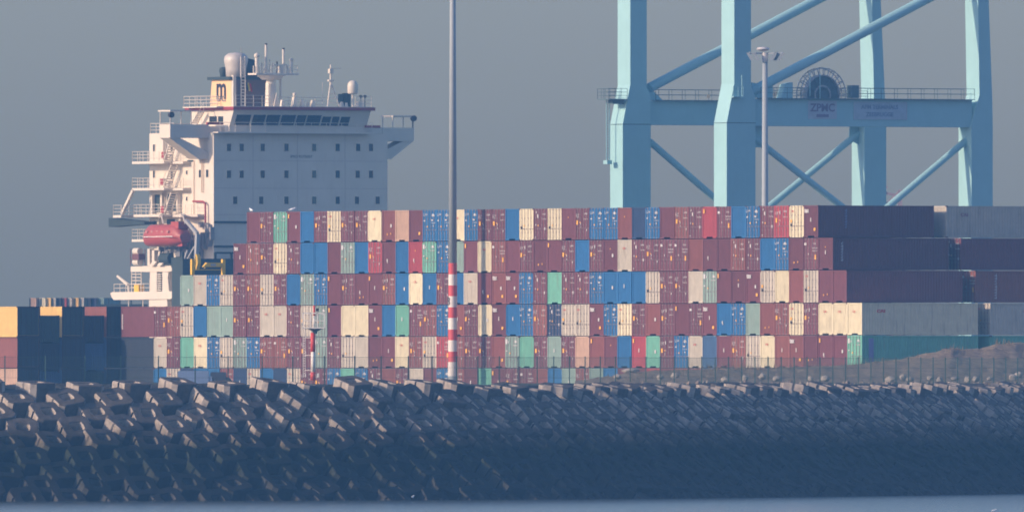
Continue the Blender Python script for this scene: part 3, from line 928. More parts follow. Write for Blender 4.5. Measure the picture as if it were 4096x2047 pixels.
# davits
t = MB()
for px in (655, 742):
    a, b, c = sX(-0.3, px-18, 1000), sX(-2.9, px-10, 862), sX(-3.3, px-2, 895)
    t.bar(a, (a[0], a[1], b[2]), 0.35); t.bar((a[0], a[1], b[2]), b, 0.38); t.bar(b, c, 0.12)
t.build('davit', m_ship, ship)
for px, py0, py1, w_ in ((604, 995, 1062, .5), (622, 1000, 1062, .5), (645, 1010, 1050, .28), (673, 1000, 1045, .7), (690, 1000, 1050, .3), (709, 998, 1030, .45)):
    a, b = sX(-1.6, px, py1), sX(-1.6, px, py0); MB().box(-1.9, a[1]-w_/2, a[2], -1.4, a[1]+w_/2, b[2]).build('boat_deck_post', m_ship, ship)
t = MB()
a = sX(-1.5, 685, 1060); t.tube((-2.0, a[1]-1.1, a[2]+0.7), (-2.0, a[1]+0.9, a[2]+0.7), 0.62, 12); t.box(-2.2, a[1]-2.4, a[2], -0.5, a[1]+1.6, a[2]+0.35)
a = sX(-1.5, 730, 1070); t.box(-2.2, a[1]-1.2, a[2], -0.5, a[1]+1.2, a[2]+1.1)
t.build('mooring_winch', m_shipdk, ship)
t = MB()
for px in (617, 648):
    a, b = sX(-2.0, px, 1062), sX(-2.0, px+13, 1045); t.prism([(a[1]-0.45, a[2]), (a[1]+0.45, a[2]), (b[1]+0.35, b[2]), (b[1]-0.55, b[2])], 'x', -2.4, -1.9)
t.build('fairlead_shield', m_ship, ship)
# aft mooring structure: upper beam, flared pillar with rungs, lower platform, foot
def side_poly(pts, lx, x0, x1, name, m=m_ship, par=None):
    P = [sX(lx, a, b)[1:] for a, b in pts]
    return MB().prism(P, 'x', x0, x1).build(name, m, par or ship)
side_poly([(523, 1087), (523, 1066), (560, 1064), (640, 1062), (706, 1061), (711, 1066), (710, 1073), (698, 1080), (680, 1086), (600, 1087)], -2.0, -2.0, 1.0, 'mooring_beam')
side_poly([(600, 1087.5), (627, 1087.5), (627, 1165), (600, 1165)], -1.95, -1.95, 0.5, 'mooring_pillar')
side_poly([(649, 1087.5), (674, 1087.5), (671, 1110), (676, 1165), (649, 1165)], -1.95, -1.95, 0.5, 'mooring_pillar')
side_poly([(626, 1087.5), (650, 1087.5), (650, 1165), (626, 1165)], -1.6, -1.6, 0.4, 'ladder_recess', m_shipdk)
t = MB()
for k in range(8):
    a = sX(-1.9, 638, 1096+k*9); t.box(-1.93, a[1]-0.42, a[2]-0.06, -1.63, a[1]+0.42, a[2]+0.05)
t.build('recess_rung', m_ship, ship)
side_poly([(441, 1173), (447, 1168), (560, 1166), (709, 1164), (710, 1176), (700, 1186), (680, 1196), (455, 1199), (447, 1190)], -2.0, -2.0, 1.5, 'mooring_platform')
side_poly([(596, 1199.5), (668, 1197.5), (672, 1260), (596, 1260)], -1.95, -1.95, 1.3, 'platform_foot')
t = MB()
for px in (527, 543, 565): a, b = sX(-1.7, px, 1167), sX(-1.7, px, 1088); t.tube(a, b, 0.06, 6)
for py in (1096, 1109, 1122, 1136, 1150): a, b = sX(-1.7, 527, py), sX(-1.7, 565, py); t.tube(a, b, 0.05, 6)
a, b = sX(-1.7, 456, 1168), sX(-1.7, 598, 1166); t.rail(a, b, 0.85, 1.3, 2, 0.035)
a, b = sX(-1.7, 515, 1225), sX(-1.7, 572, 1225)
for q in (a, b): t.tube(q, (q[0], q[1], q[2]+0.7), 0.06, 6)
t.build('scaffold_ladder', m_ship, ship)
t = MB(); a = sX(-1.6, 555, 1167); t.box(-1.9, a[1]-0.5, a[2], -1.2, a[1]+0.5, a[2]+0.75); t.build('yellow_locker', m_yellow, ship)
t = MB(); a, b, c = sX(-1.7, 515, 1168), sX(-1.7, 514, 1140), sX(-1.7, 470, 1104); t.tube(a, b, 0.12, 8); t.tube(b, c, 0.2, 8, 0.14); t.build('stores_davit', m_ship, ship)
t = MB()
for px, py in ((550, 1005), (550, 1048)):
    a = sX(-2.2, px, py); t.tube((a[0], a[1]-0.55, a[2]), (a[0], a[1]+0.55, a[2]), 0.36, 12)
t.build('liferaft_canister', m_ship, ship)
t = MB(); a, b = sX(-2.2, 545, 1026), sX(-2.2, 560, 1026); t.box(-2.6, b[1]-0.4, b[2]-0.35, -1.8, a[1]+0.2, b[2]+0.3)
for px in (522, 580): a, b = sX(-1.8, px, 1062), sX(-1.8, px, 995); t.tube(a, b, 0.05, 6)
for py in (1030, 1045): a, b = sX(-1.8, 522, py), sX(-1.8, 580, py); t.tube(a, b, 0.04, 6)
t.build('raft_cradle', mat('cradle_brown', (0.16, 0.07, 0.07), 0.7), ship)
# provision crane with hook block
t = MB()
p1, p2, p3 = sX(-4.2, 745, 882), sX(-4.2, 790, 935), sX(-4.2, 786, 1035)
t.bar(p1, p2, 0.34); t.bar(p2, p3, 0.40)
p4, p5 = sX(-4.2, 778, 985), sX(-4.2, 738, 1058); t.bar(p4, p5, 0.14); t.bar(sX(-4.2, 750, 1000), sX(-4.2, 732, 1058), 0.14)
t.build('provision_crane', m_grey, ship)
p = sX(-4.2, 789, 1030)
t = MB(); t.prism([(p[1]-0.34, p[2]), (p[1]+0.3, p[2]), (p[1]+0.36, p[2]-0.5), (p[1]+0.05, p[2]-1.35), (p[1]-0.08, p[2]-1.35), (p[1]-0.42, p[2]-0.6)], 'x', p[0]-0.2, p[0]+0.2)
t.prism([(p[1]-0.34, p[2]), (p[1]+0.3, p[2]), (p[1]+0.12, p[2]+0.35), (p[1]-0.16, p[2]+0.35)], 'x', p[0]-0.2, p[0]+0.2); t.build('hook_block', m_yellow, ship)
q = random.Random(4); t = MB()
for k in range(46):      # winches, rollers, lockers and pipes crowding the boat deck
    px, py = q.uniform(640, 770), q.uniform(985, 1060)
    a = sX(-q.uniform(0.5, 2.2), px, py); w1, h1 = q.uniform(0.15, 0.55), q.uniform(0.12, 0.5)
    if q.random() < 0.5: t.box(a[0]-0.2, a[1]-w1, a[2]-h1, a[0]+0.2, a[1]+w1, a[2]+h1)
    else: t.tube((a[0], a[1], a[2]-h1*1.6), (a[0], a[1]+q.uniform(-.4, .4), a[2]+h1*1.6), 0.09, 6)
t.build('winch_machinery', mat('machinery_grey', (0.20, 0.20, 0.21), 0.7), ship)
t = MB()
for k in range(26):
    px, py = q.uniform(715, 850), q.uniform(880, 1010)
    a = sX(-0.35, px, py); h1 = q.uniform(0.2, 0.9)
    t.box(-0.5, a[1]-0.06-q.uniform(0, .25), a[2]-h1, -0.01, a[1]+0.06, a[2]+h1*q.uniform(.3, 1))
t.build('deck_fitting', mat('fitting_dim', (0.34, 0.31, 0.30), 0.7), ship)
t = MB()
for py in (888, 985): z = zS(py); t.box(-0.02, -0.12, z-0.12, 8.0, -0.035, z+0.1)
t.build('dark_ledge', m_shipdk, ship)
# lashing bridge / hatch coaming, dark, in front of the tower
t = MB()
x0, x1 = sY(-2.5, 712, 1040)[0], sY(-2.5, 1100, 1040)[0]
t.box(x0, -3.5, 13, x1, -1.2, zS(1035))
for k in range(7):
    x = x0 + (x1-x0)*k/6
    t.box(x-0.12, -3.6, zS(1035), x+0.12, -3.4, zS(1010))
t.box(x0+4, -3.6, zS(1016), x1, -3.4, zS(1008))
t.build('lashing_bridge', m_shipdk, ship)
# signal masts, domes
zm = zr + 0.06
def at_front(px, ly): return sY(ly, px, 400)[0]
t = MB()
ly = 2.0
cx = at_front(1083, ly)
t.lathe([(0.62, zm), (0.55, zm+2.4), (0.42, zm+3.0), (0.95, zS(318, ly)), (1.5, zS(300, ly))], cx, ly, 14)
t.box(cx-2.3, ly-0.9, zS(299, ly), cx+2.9, ly+0.9, zS(292, ly))
t.rail((cx-2.2, ly-0.85, zS(292, ly)), (cx+2.8, ly-0.85, zS(292, ly)), 0.8, 0.9, 2, 0.025)
mast = t.build('radar_mast', m_ship, ship)
def pole(px, py0, py1, r, ly=2.0, top=0.0, par=None, name='antenna', m=m_ship, n=8):
    x = at_front(px, ly); t = MB(); t.tube((x, ly, zS(py1, ly)), (x, ly, zS(py0, ly)), r, n)
    if top: t.lathe([(0.02, zS(py0, ly)-top), (top*0.8, zS(py0, ly)-top*0.5), (top, zS(py0, ly)), (top*0.75, zS(py0, ly)+top*0.6), (0.05, zS(py0, ly)+top*0.95)], x, ly, 12)
    return t.build(name, m, par or mast)
pole(1064, 178, 292, 0.14); pole(1134, 196, 292, 0.15); pole(1027, 222, 296, 0.20, top=0.32); pole(1166, 238, 292, 0.16, top=0.22)
pole(1122, 300, 428, 0.11); pole(1047, 250, 292, 0.08); pole(1090, 250, 292, 0.07); pole(1149, 262, 292, 0.10); pole(1078, 236, 292, 0.06); pole(1108, 244, 292, 0.09, m=m_dark); pole(1014, 262, 296, 0.06); pole(1157, 270, 292, 0.06)
pole(1064, 172, 178, 0.13, m=m_dark, name='mast_light'); pole(1134, 190, 197, 0.13, m=m_dark, name='mast_light')
t = MB()
for a, b in ((1018, 1030), (1040, 1030), (1052, 1064), (1078, 1066), (1100, 1110)):
    t.tube((at_front(a, 2), 2, zS(292, 2)), (at_front(b, 2), 2, zS(258, 2)), 0.05, 5)
for px in (1075, 1095): x = at_front(px, 1.5); t.tube((x, 1.5, zm), (x, 1.5, zS(330, 1.5)), 0.09, 6)
x = at_front(1103, 1.4); t.prism([(x-0.35, zm), (x+0.35, zm), (x, zm+1.5)], 'y', 1.2, 1.4)
t.build('mast_bracing', m_ship, mast)
t = MB(); x = at_front(1125, 2); t.box(x-0.95, 1.9, zS(262, 2), x+0.75, 2.1, zS(256, 2)); t.box(x-0.25, 1.8, zS(290, 2), x+0.2, 2.2, zS(262, 2)); t.build('radar_scanner', m_ship, mast)
t = MB()
ly = 3.0; cx = at_front(1323, ly)
for dx, dy in ((-0.75, -0.6), (0.75, -0.6), (0, 0.8)):
    t.tube((cx+dx, ly+dy, zm), (cx+dx*0.12, ly+dy*0.12, zS(335, ly)), 0.07, 6)
for k in range(5):
    f = k/5; z = zm + (zS(335, ly)-zm)*f; s = 1-0.88*f
    P = [(cx+dx*s, ly+dy*s, z) for dx, dy in ((-0.75, -0.6), (0.75, -0.6), (0, 0.8))]
    for a, b in zip(P, P[1:]+P[:1]): t.tube(a, b, 0.03, 5)
t.tube((cx, ly, zS(345, ly)), (cx, ly, zS(255, ly)), 0.15, 8, 0.08); t.box(cx-0.3, ly-0.2, zS(322, ly), cx+0.3, ly+0.2, zS(316, ly)); t.box(cx-0.22, ly-0.2, zS(290, ly), cx+0.22, ly+0.2, zS(272, ly))
t.box(cx-0.1, ly-0.05, zS(271, ly), cx+1.3, ly+0.05, zS(269, ly))
t.build('signal_mast', m_ship, ship)
t = MB(); ly = 1.5; cx = at_front(1411, ly); t.tube((cx, ly, zm), (cx, ly, zS(372, ly)), 0.11, 8)
t.build('dome_post', m_ship, ship)
t = MB(); r_ = 0.56
t.lathe([(r_*0.82, zS(372, ly)), (r_, zS(366, ly)), (r_*1.02, zS(340, ly)), (r_*0.92, zS(329, ly)), (r_*0.6, zS(321, ly)), (0.03, zS(317, ly))], cx, ly, 20)
me = t.mesh('satellite_dome', m_ship, True); link('satellite_dome', me, ship)
for px, h, w_ in ((1179, 1.05, .28), (1210, .75, .22), (1251, .7, .22), (1233, .45, .16), (1368, .55, .2), (1386, .45, .16), (1130, .7, .22), (1288, 2.6, .025)):
    x = at_front(px, 0.2); t = MB()
    t.prism([(x-w_, zm), (x+w_, zm), (x+w_*0.4, zm+h), (x-w_*0.4, zm+h)], 'y', 0.1, 0.1+w_*1.6)
    if px == 1179: t.lathe([(0.05, zm+h), (0.2, zm+h+0.12), (0.2, zm+h+0.35), (0.05, zm+h+0.45)], x, 0.25, 10)
    t.build('deck_fitting', m_ship, ship)
x = at_front(1443, 1.0); t = MB(); t.box(x-0.4, 0.8, zm, x+0.35, 1.4, zm+0.62); t.build('deck_locker', m_ship, ship)
t = MB()
for px, a in ((1362, .5), (1378, .8), (1393, .7)):
    x = at_front(px, 5); t.box(x-0.2, 4.8, zm, x+0.2, 5.2, zm+1.3+a*0.3)
t.build('signal_horn', m_shipdk, ship)
for px in (1443, 1460):
    t = MB(); x = at_front(px, 1); t.tube((x, 1, zm), (x, 1, zS(388, 1)), 0.04, 6); t.lathe([(0.05, zS(388, 1)), (0.2, zS(384, 1)), (0.2, zS(380, 1)), (0.04, zS(376, 1))], x, 1, 10); t.build('mast_light', m_dark, ship)
# funnel
FX, FY = 5.6, 5.7
c0 = sY(FY, 925, 400)[0]; c1 = sY(FY, 1066, 400)[0]
m_fun = mat('funnel_cream', (0.82, 0.55, 0.29), 0.55, var=0.03)
yb2 = sX(c0, 842, 400)[1]
zf0, zf1 = z_top+0.3, zS(318, FY)
t = MB()
t.add([(c0, FY, zf0), (c1, FY, zf0), (c1, yb2+0.5, zf0), (c0, yb2+0.5, zf0), (c0, FY, zf1), (c1, FY, zf1), (c1, yb2-0.3, zf1), (c0, yb2-0.3, zf1)], [(0,1,5,4), (1,2,6,5), (2,3,7,6), (3,0,4,7), (4,5,6,7), (3,2,1,0)])
fn = t.build('funnel', m_fun, ship)
MB().add([(c0+0.45, FY-0.02, zf0), (c1-0.02, FY-0.02, zf0), (c1-0.02, FY-0.02, zf1), (c0+0.45, FY-0.02, zf1), (c0+0.45, FY-0.07, zf0), (c1-0.02, FY-0.07, zf0), (c1-0.02, FY-0.07, zf1), (c0+0.45, FY-0.07, zf1)], [(0,1,2,3), (7,6,5,4), (0,4,5,1), (1,5,6,2), (2,6,7,3), (3,7,4,0)]).build('front_shade_panel', mat('funnel_shade_brown', (0.17, 0.105, 0.085), 0.7), fn)  # added brown panel, shade of the funnel front put into its colour
t = MB(); t.box(c0-0.35, FY-0.3, zf1, c1+0.5, yb2+0.1, zS(306, FY)); t.build('funnel_cap', m_shipdk, fn)
t = MB(); t.tube((c0+0.9, FY+0.9, zf1), (c0+0.9, FY+0.9, zS(262, FY)), 0.9, 18, 1.25)
me_t = MB().lathe([(1.05, zf1), (1.12, zS(270, FY)), (1.22, zS(255, FY)), (1.30, zS(238, FY)), (1.22, zS(224, FY)), (0.85, zS(212, FY)), (0.05, zS(208, FY))], c0+1.35, FY+1.3, 22).mesh('exhaust_pipe', m_silver, True)
link('exhaust_pipe', me_t, fn)
me_t = MB().lathe([(1.1, zf1), (1.25, zS(275, FY)), (1.2, zS(250, FY)), (0.8, zS(236, FY)), (0.05, zS(230, FY))], c0+2.9, FY+1.8, 18).mesh('exhaust_pipe', m_shipdk, True)
link('exhaust_pipe', me_t, fn)
yy = sX(c0+0.6, 893, 290)[1]
me_t = MB().lathe([(0.3, zf1), (0.36, zS(295, FY)), (0.46, zS(282, FY)), (0.38, zS(270, FY)), (0.05, zS(266, FY))], c0+0.6, yy, 14).mesh('exhaust_pipe', m_shipdk, True)
link('exhaust_pipe', me_t, fn)
ym, zm_ = sX(c0, 886, 357)[1:]
m_logo = mat('logo_black', (0.03, 0.025, 0.035), 0.5)
text_on('m', 4.3, m_logo, fn, c0-0.05, ym, zm_, '-x', 0.07, 'emblem', 0.66, 0.80)
ym, zm_ = sX(c0, 886, 392)[1:]
text_on('sc', 2.1, mat('logo_ring', (0.25, 0.20, 0.18), 0.5), fn, c0-0.05, ym, zm_, '-x', 0.02, 'emblem', 1.15, 0.6)
t = MB(); t.box(c0-0.02, FY-0.45, zf0+1, c0+0.34, FY-0.08, zS(300, FY)); t.build('funnel_trunk', m_ship, fn)
ladder((c0-0.4+1.4, FY-0.35, zm), (c0-0.4+1.4, FY-0.35, zS(225, FY)), 0.5, 16, 'funnel_ladder')
# flag
x = at_front(992, 1.2); fz = zS(342, 1.2)
fl = thing('flag', (*[a - b for a, b in zip(SH.world(x, 1.2), (0, YO))], fz), BA, 'small black, yellow and red flag flying in front of the funnel', 'flag')
for k, c in enumerate(((0.02, 0.02, 0.02), (0.75, 0.55, 0.05), (0.5, 0.03, 0.04))):
    vs, fs = [], []
    for i in range(7):
        a = (k + i/6)*0.24
        for j in range(6): vs.append((a + 0.1*j/5 - 0.3, 0.06*math.sin(i*1.3+j*0.8), 0.42 - j*0.17 - 0.1*i/6 - 0.08*k))
    for i in range(6):
        for j in range(5): fs.append((i*6+j, i*6+j+1, (i+1)*6+j+1, (i+1)*6+j))
    MB().add(vs, fs).build('flag_stripe', mat('flag_%d' % k, c, 0.8), fl)
t = MB(); t.tube((-0.32, 0, -2.3), (-0.32, 0, 0.6), 0.03, 6); t.build('halyard', m_ship, fl)

# yellow lifting frame on the third tier
LF = Frame((770-2048)/F*2158, 2158.0)
z3 = G0 + 4*TIER
lf = thing('lifting_frame', (LF.X, LF.Y-YO, z3), BA, 'yellow steel lifting frame with two posts and a cross beam on the third tier', 'lifting frame')
LF.z = z3
zz = lambda py: zat(py, 2158) - z3
xr = LF.onY(0, 893, 1070)[0]
t = MB(); t.box(-0.15, -0.15, 0, 0.15, 0.15, zz(1036)); t.build('post', m_yellow, lf)
t = MB(); t.box(xr-0.15, -0.15, 0, xr+0.15, 0.15, zz(1036)); t.build('post', m_yellow, lf)
xa = LF.onY(0, 812, 1070)[0]
t = MB(); t.prism([(xa, zz(1067)), (xr-0.16, zz(1067)), (xr-0.16, zz(1050)), (xa+0.35, zz(1050))], 'y', -0.2, 0.2); t.tube((xa+0.2, 0, zz(1073)), (xa+0.2, 0, zz(1067)), 0.08, 6); t.build('cross_beam', m_yellow, lf)
t = MB(); t.box(0.16, -0.05, zz(1080), xr-0.16, 0.05, zz(1077)); t.build('tie_bar', m_yellow, lf)
xm = LF.onY(0, 846, 1070)[0]
t = MB(); t.box(xm-0.2, -0.23, zz(1064), xm+0.35, -0.205, zz(1053)); t.box(xm+1.0, -0.23, zz(1064), xr-0.3, -0.205, zz(1053)); t.build('name_plate', m_grey, lf)

# ------------------------------------------------------------------ quay crane
KR = Frame((2441-2048)/F*2450, 2450.0, 7.5)
crane = thing('quay_crane', (KR.X, KR.Y-YO, 7.5), BA, 'huge pale turquoise quay crane with four box legs and diagonal tubes', 'crane')
SPAN2 = -21.4      # nearer frame
def kz(py, ly=0): return zat(py, KR.Y + ly*CB) - 7.5
def leg(ly, pts_px, dep, name='leg'):
    """pts in picture columns/rows on the plane y=ly (dark face), leg reaches back by dep"""
    P = []
    for px, py in pts_px:
        x, _, z = KR.onY(ly, px, py if py < 1400 else 1400)
        P.append((x, z if py < 1400 else 0.0))
    return MB().prism(P, 'y', ly, ly+dep).build(name, m_crane, crane)
DEP = 2.57
topz = -560
leg(0, [(2491, 1500), (2491, 497), (2521, 340), (2521, topz), (2587, topz), (2587, 350), (2603, 385), (2603, 1500)], DEP)
leg(SPAN2, [(2907, 1500), (2907, 491), (2937, 335), (2937, topz), (3004, topz), (3004, 345), (3022, 390), (3022, 1500)], DEP)
leg(0, [(3458, 1500), (3458, 500), (3496, 390), (3476, topz), (3498, topz), (3540, 390), (3545, 500), (3545, 1500)], DEP)
leg(SPAN2, [(3886, 1500), (3886, 500), (3918, 380), (3903, topz), (3935, topz), (3969, 395), (3971, 500), (3971, 1500)], DEP)
for ly, a, b, y0, y1 in ((0.3, 2603, 3460, 402, 499), (SPAN2+0.3, 3022, 3888, 394, 503)):
    x0 = KR.onY(ly, a, 450)[0]; x1 = KR.onY(ly, b, 450)[0]
    MB().box(x0, ly, kz(y1, ly), x1, ly+DEP-0.5, kz(y0, ly)).build('portal_beam', m_crane, crane)
    t = MB(); t.box(x0+0.3, ly-0.55, kz(y0, ly), x1, ly+0.2, kz(y0, ly)+0.08)
    t.rail((x0+0.3, ly-0.5, kz(y0, ly)+0.08), (x1, ly-0.5, kz(y0, ly)+0.08), 1.1, 1.7, 2, 0.03)
    t.rail((x0+0.3, ly+1.6, kz(y0, ly)+0.08), (x1, ly+1.6, kz(y0, ly)+0.08), 1.1, 1.7, 2, 0.03)
    t.build('beam_walkway', m_cranedk, crane)
    # sill beams and seams hidden low down
    MB().box(x0, ly, 1.2, x1, ly+1.8, 3.6).build('sill_beam', m_crane, crane)
# rail-direction beams joining the frames high above and at the sill
for pa, pb, zz0, zz1 in ((2500, 2590, kz(-480), kz(-560)), (3476, 3500, kz(-480), kz(-560))):
    x0, x1 = KR.onY(0, pa, 0)[0], KR.onY(0, pb, 0)[0]
    MB().box(x0+0.2, SPAN2+DEP, zz0, x1-0.1, 0, zz1).build('top_beam', m_crane, crane)
for pa in (2530, 3480):
    x0 = KR.onY(0, pa, 600)[0]
    MB().box(x0, SPAN2+DEP, 0.8, x0+1.6, 0, 2.6).build('sill_beam', m_crane, crane)
# bogies
for ly in (0, SPAN2):
    for pa in (2540, 3500):
        x0 = KR.onY(0, pa, 600)[0]; t = MB(); t.box(x0-0.6, ly-1.6, 0.35, x0+0.6, ly+4.2, 1.1)
        for k in range(5): t.tube((x0-0.35, ly-1.1+k*1.2, 0.4), (x0+0.35, ly-1.1+k*1.2, 0.4), 0.38, 12)
        t.build('bogie', m_cranedk, crane)
def strut(ly, a, b, r, name='diagonal_tube'):
    p, q = KR.onY(ly, *a), KR.onY(ly, *b)
    me = MB().tube(p, q, r, 20).mesh(name, m_crane); smooth_by_angle(me, 50); link(name, me, crane)
strut(1.3, (2598, 352), (3840, -300), 0.52)
strut(SPAN2+1.3, (2996, 372), (4250, -290), 0.52)
strut(1.3, (2598, 566), (2984, 902), 0.36); strut(1.3, (3450, 520), (2984, 902), 0.36)
strut(SPAN2+1.3, (3010, 548), (3464, 902), 0.36); strut(SPAN2+1.3, (3900, 532), (3464, 902), 0.36)
# gusset plates where the tubes meet
for ly, pts in ((1.3, [(2587, 340), (2604, 402), (2650, 402)]), (SPAN2+1.3, [(3003, 330), (3020, 392), (3090, 392), (3090, 345)]), (1.3, [(3462, 500), (3400, 500), (3395, 560), (3462, 590)]),
                (SPAN2+1.3, [(3021, 504), (3050, 504), (3075, 590), (3021, 590)]), (SPAN2+1.3, [(3886, 504), (3865, 504), (3860, 560), (3886, 570)])):
    P = [(KR.onY(ly, a, b)[0], KR.onY(ly, a, b)[2]) for a, b in pts]
    MB().prism(P, 'y', ly-0.08, ly+0.08).build('gusset', m_crane, crane)
# panel seams at the foot of the bend
for ly, a, b, c in ((0, 2491, 2603, 497), (SPAN2, 2907, 3022, 491)):
    x0, x1, z = KR.onY(ly, a, c)[0], KR.onY(ly, b, c)[0], KR.onY(ly, a, c)[2]
    MB().box(x0-0.03, ly-0.02, z-0.05, x1+0.02, ly+DEP+0.02, z+0.03).build('flange', m_cranedk, crane)
# cable reel on the near beam, a wheel with spokes and rim
ly = SPAN2 + 1.0
xc, _, zc = KR.onY(ly, 3285, 380)
Rr = 2.85
t = MB()
def arc(mb, r0, r1, y0, y1, n=40):
    vs, fs = [], []
    for i in range(n):
        a = 2*math.pi*i/n
        for r in (r0, r1):
            for y in (y0, y1): vs.append((xc + r*math.cos(a), y, zc + r*math.sin(a)))
    for i in range(n):
        j = (i+1) % n
        for a, b in ((0, 1), (1, 3), (3, 2), (2, 0)): fs.append((i*4+a, i*4+b, j*4+b, j*4+a))
    mb.add(vs, fs)
arc(t, Rr*0.70, Rr*0.74, ly-0.4, ly+0.4)
for k in range(24):
    a = 2*math.pi*k/24
    if math.sin(a) < -0.3: continue
    t.bar((xc + Rr*0.72*math.cos(a), ly-0.4, zc + Rr*0.72*math.sin(a)), (xc + Rr*math.cos(a), ly-0.4, zc + Rr*math.sin(a)), 0.08)
    t.bar((xc + Rr*0.72*math.cos(a), ly+0.4, zc + Rr*0.72*math.sin(a)), (xc + Rr*math.cos(a), ly+0.4, zc + Rr*math.sin(a)), 0.08)
    t.bar((xc + Rr*math.cos(a), ly-0.4, zc + Rr*math.sin(a)), (xc + Rr*math.cos(a), ly+0.4, zc + Rr*math.sin(a)), 0.10)
arc(t, Rr*0.97, Rr, ly-0.45, ly-0.36); arc(t, Rr*0.97, Rr, ly+0.36, ly+0.45)
reel = t.build('cable_reel', m_grey, crane)
t = MB(); arc(t, 0.3, Rr*0.70, ly-0.1, ly+0.1); t.build('cable', m_cranedk, reel)
t = MB()
for k in range(12):
    a = 2*math.pi*k/12; t.bar((xc, ly-0.25, zc), (xc + Rr*0.7*math.cos(a), ly-0.25, zc + Rr*0.7*math.sin(a)), 0.09)
t.tube((xc, ly-0.5, zc), (xc, ly+0.5, zc), 0.5, 14); t.build('spoke', m_cranedk, reel)
t = MB(); arc(t, Rr*0.30, Rr*0.36, ly-0.32, ly-0.2); t.build('inner_ring', m_grey, reel)
t = MB()
for px, y0, y1 in ((3240, 295, 385), (3280, 295, 395)):
    a, b = KR.onY(SPAN2-0.3, px, y1), KR.onY(SPAN2-0.3, px, y0); t.tube(a, b, 0.05, 6)
t.build('reel_guard', m_crane, crane)
x0, _, z0 = KR.onY(SPAN2+0.6, 3403, 393); x1, _, z1 = KR.onY(SPAN2+0.6, 3432, 342)
MB().box(x0, SPAN2+0.4, z0, x1, SPAN2+1.4, z1).build('switch_cabinet', m_cranedk, crane)
x0, _, z0 = KR.onY(SPAN2+0.6, 3130, 393); x1, _, z1 = KR.onY(SPAN2+0.6, 3175, 330)
MB().prism([(x0, z0), (x1, z0), (x1, z1), (x0+0.5, z1-0.2)], 'y', SPAN2+0.8, SPAN2+1.9).build('reel_drive', m_crane, crane)
for px, py, ly in ((2832, 386, -0.1), (3098, 378, SPAN2-0.1)):
    p = KR.onY(ly, px, py); MB().box(p[0]-0.1, ly-0.15, p[2]-0.18, p[0]+0.12, ly+0.05, p[2]+0.2).build('deck_lamp', mat('lamp_amber', (0.9, 0.6, 0.3), 0.4), crane)
# name boards on the near beam
ly = SPAN2 + 0.3
m_board = mat('board_grey', (0.44, 0.48, 0.54), 0.6); m_boardt = mat('board_lettering', (0.20, 0.15, 0.24), 0.6); m_boardb = mat('board_lettering_blue', (0.24, 0.30, 0.42), 0.6)
x0, _, z0 = KR.onY(ly, 3232, 476); x1, _, z1 = KR.onY(ly, 3346, 404)
bd = MB().box(x0, ly-0.06, z0, x1, ly-0.003, z1).build('name_board', m_board, crane)
text_on('ZPMC', 1.15, m_boardt, bd, (x0+x1)/2, ly-0.09, z0+(z1-z0)*0.60, '-y', 0.03, 'lettering', 1.0)
text_on('-----', 0.6, m_boardt, bd, (x0+x1)/2, ly-0.09, z0+(z1-z0)*0.18, '-y', 0.08, 'lettering', 1.2) if False else MB().box((x0+x1)/2-0.75, ly-0.09, z0+0.2, (x0+x1)/2+0.75, ly-0.065, z0+0.5).build('lettering', m_boardt, bd)
x0, _, z0 = KR.onY(ly, 3414, 478); x1, _, z1 = KR.onY(ly, 3627, 409)
m_board2 = mat('board_blue_grey', (0.40, 0.48, 0.55), 0.6)
bd = MB().box(x0, ly-0.06, z0, x1, ly-0.003, z1).build('name_board', m_board2, crane)
t = MB()
for a, b, c, d in ((x0, z0, x1, z0+0.07), (x0, z1-0.07, x1, z1), (x0, z0+0.07, x0+0.07, z1-0.07), (x1-0.07, z0+0.07, x1, z1-0.07)): t.box(a, ly-0.09, b, c, ly-0.065, d)
t.build('board_border', m_board, bd)
text_on('APM TERMINALS', 0.62, m_boardb, bd, (x0+x1)/2-0.1, ly-0.09, z0+(z1-z0)*0.70, '-y', 0.015, 'lettering', 1.0)
text_on('ZEEBRUGGE', 0.62, m_boardb, bd, (x0+x1)/2-0.1, ly-0.09, z0+(z1-z0)*0.28, '-y', 0.015, 'lettering', 1.0)
# ladder cage and platforms on the left leg
lx = KR.onY(2.2, 2441, 600)[0]
yL = 1.6
t = MB()
x0 = KR.onY(yL, 2426, 500)[0]; x1 = KR.onY(yL, 2437, 500)[0]
for x in (x0, x1): t.bar((x, yL, kz(650)), (x, yL, kz(395)), 0.07)
for py in range(400, 640, 11): t.bar((x0, yL, kz(py)), (x1, yL, kz(py)), 0.05)
t.box(x0-0.15, yL-0.4, kz(656), x1+0.1, yL+0.4, kz(641))
t.build('access_ladder', m_crane, crane)
t = MB()
xa, xb = KR.onY(yL, 2398, 400)[0], KR.onY(yL, 2472, 400)[0]
t.box(xa, yL-1.9, kz(400), xb, yL+0.4, kz(396)); t.rail((xa, yL-1.9, kz(396)), (xb, yL-1.9, kz(396)), 1.1, 0.8, 3, 0.03); t.rail((xa, yL-1.9, kz(396)), (xa, yL+0.4, kz(396)), 1.1, 0.8, 3, 0.03); t.rail((xa, yL+0.4, kz(396)), (xb, yL+0.4, kz(396)), 1.1, 0.8, 3, 0.03)
xm1, xm2 = KR.onY(yL, 2428, 410)[0], KR.onY(yL, 2472, 410)[0]
t.box(xm1, yL-1.2, kz(416), xm2, yL-0.2, kz(400))
t.build('access_platform', m_cranedk, crane)
t = MB()
xa, xb = KR.onY(SPAN2-0.3, 2926, 380)[0], KR.onY(SPAN2-0.3, 2966, 380)[0]
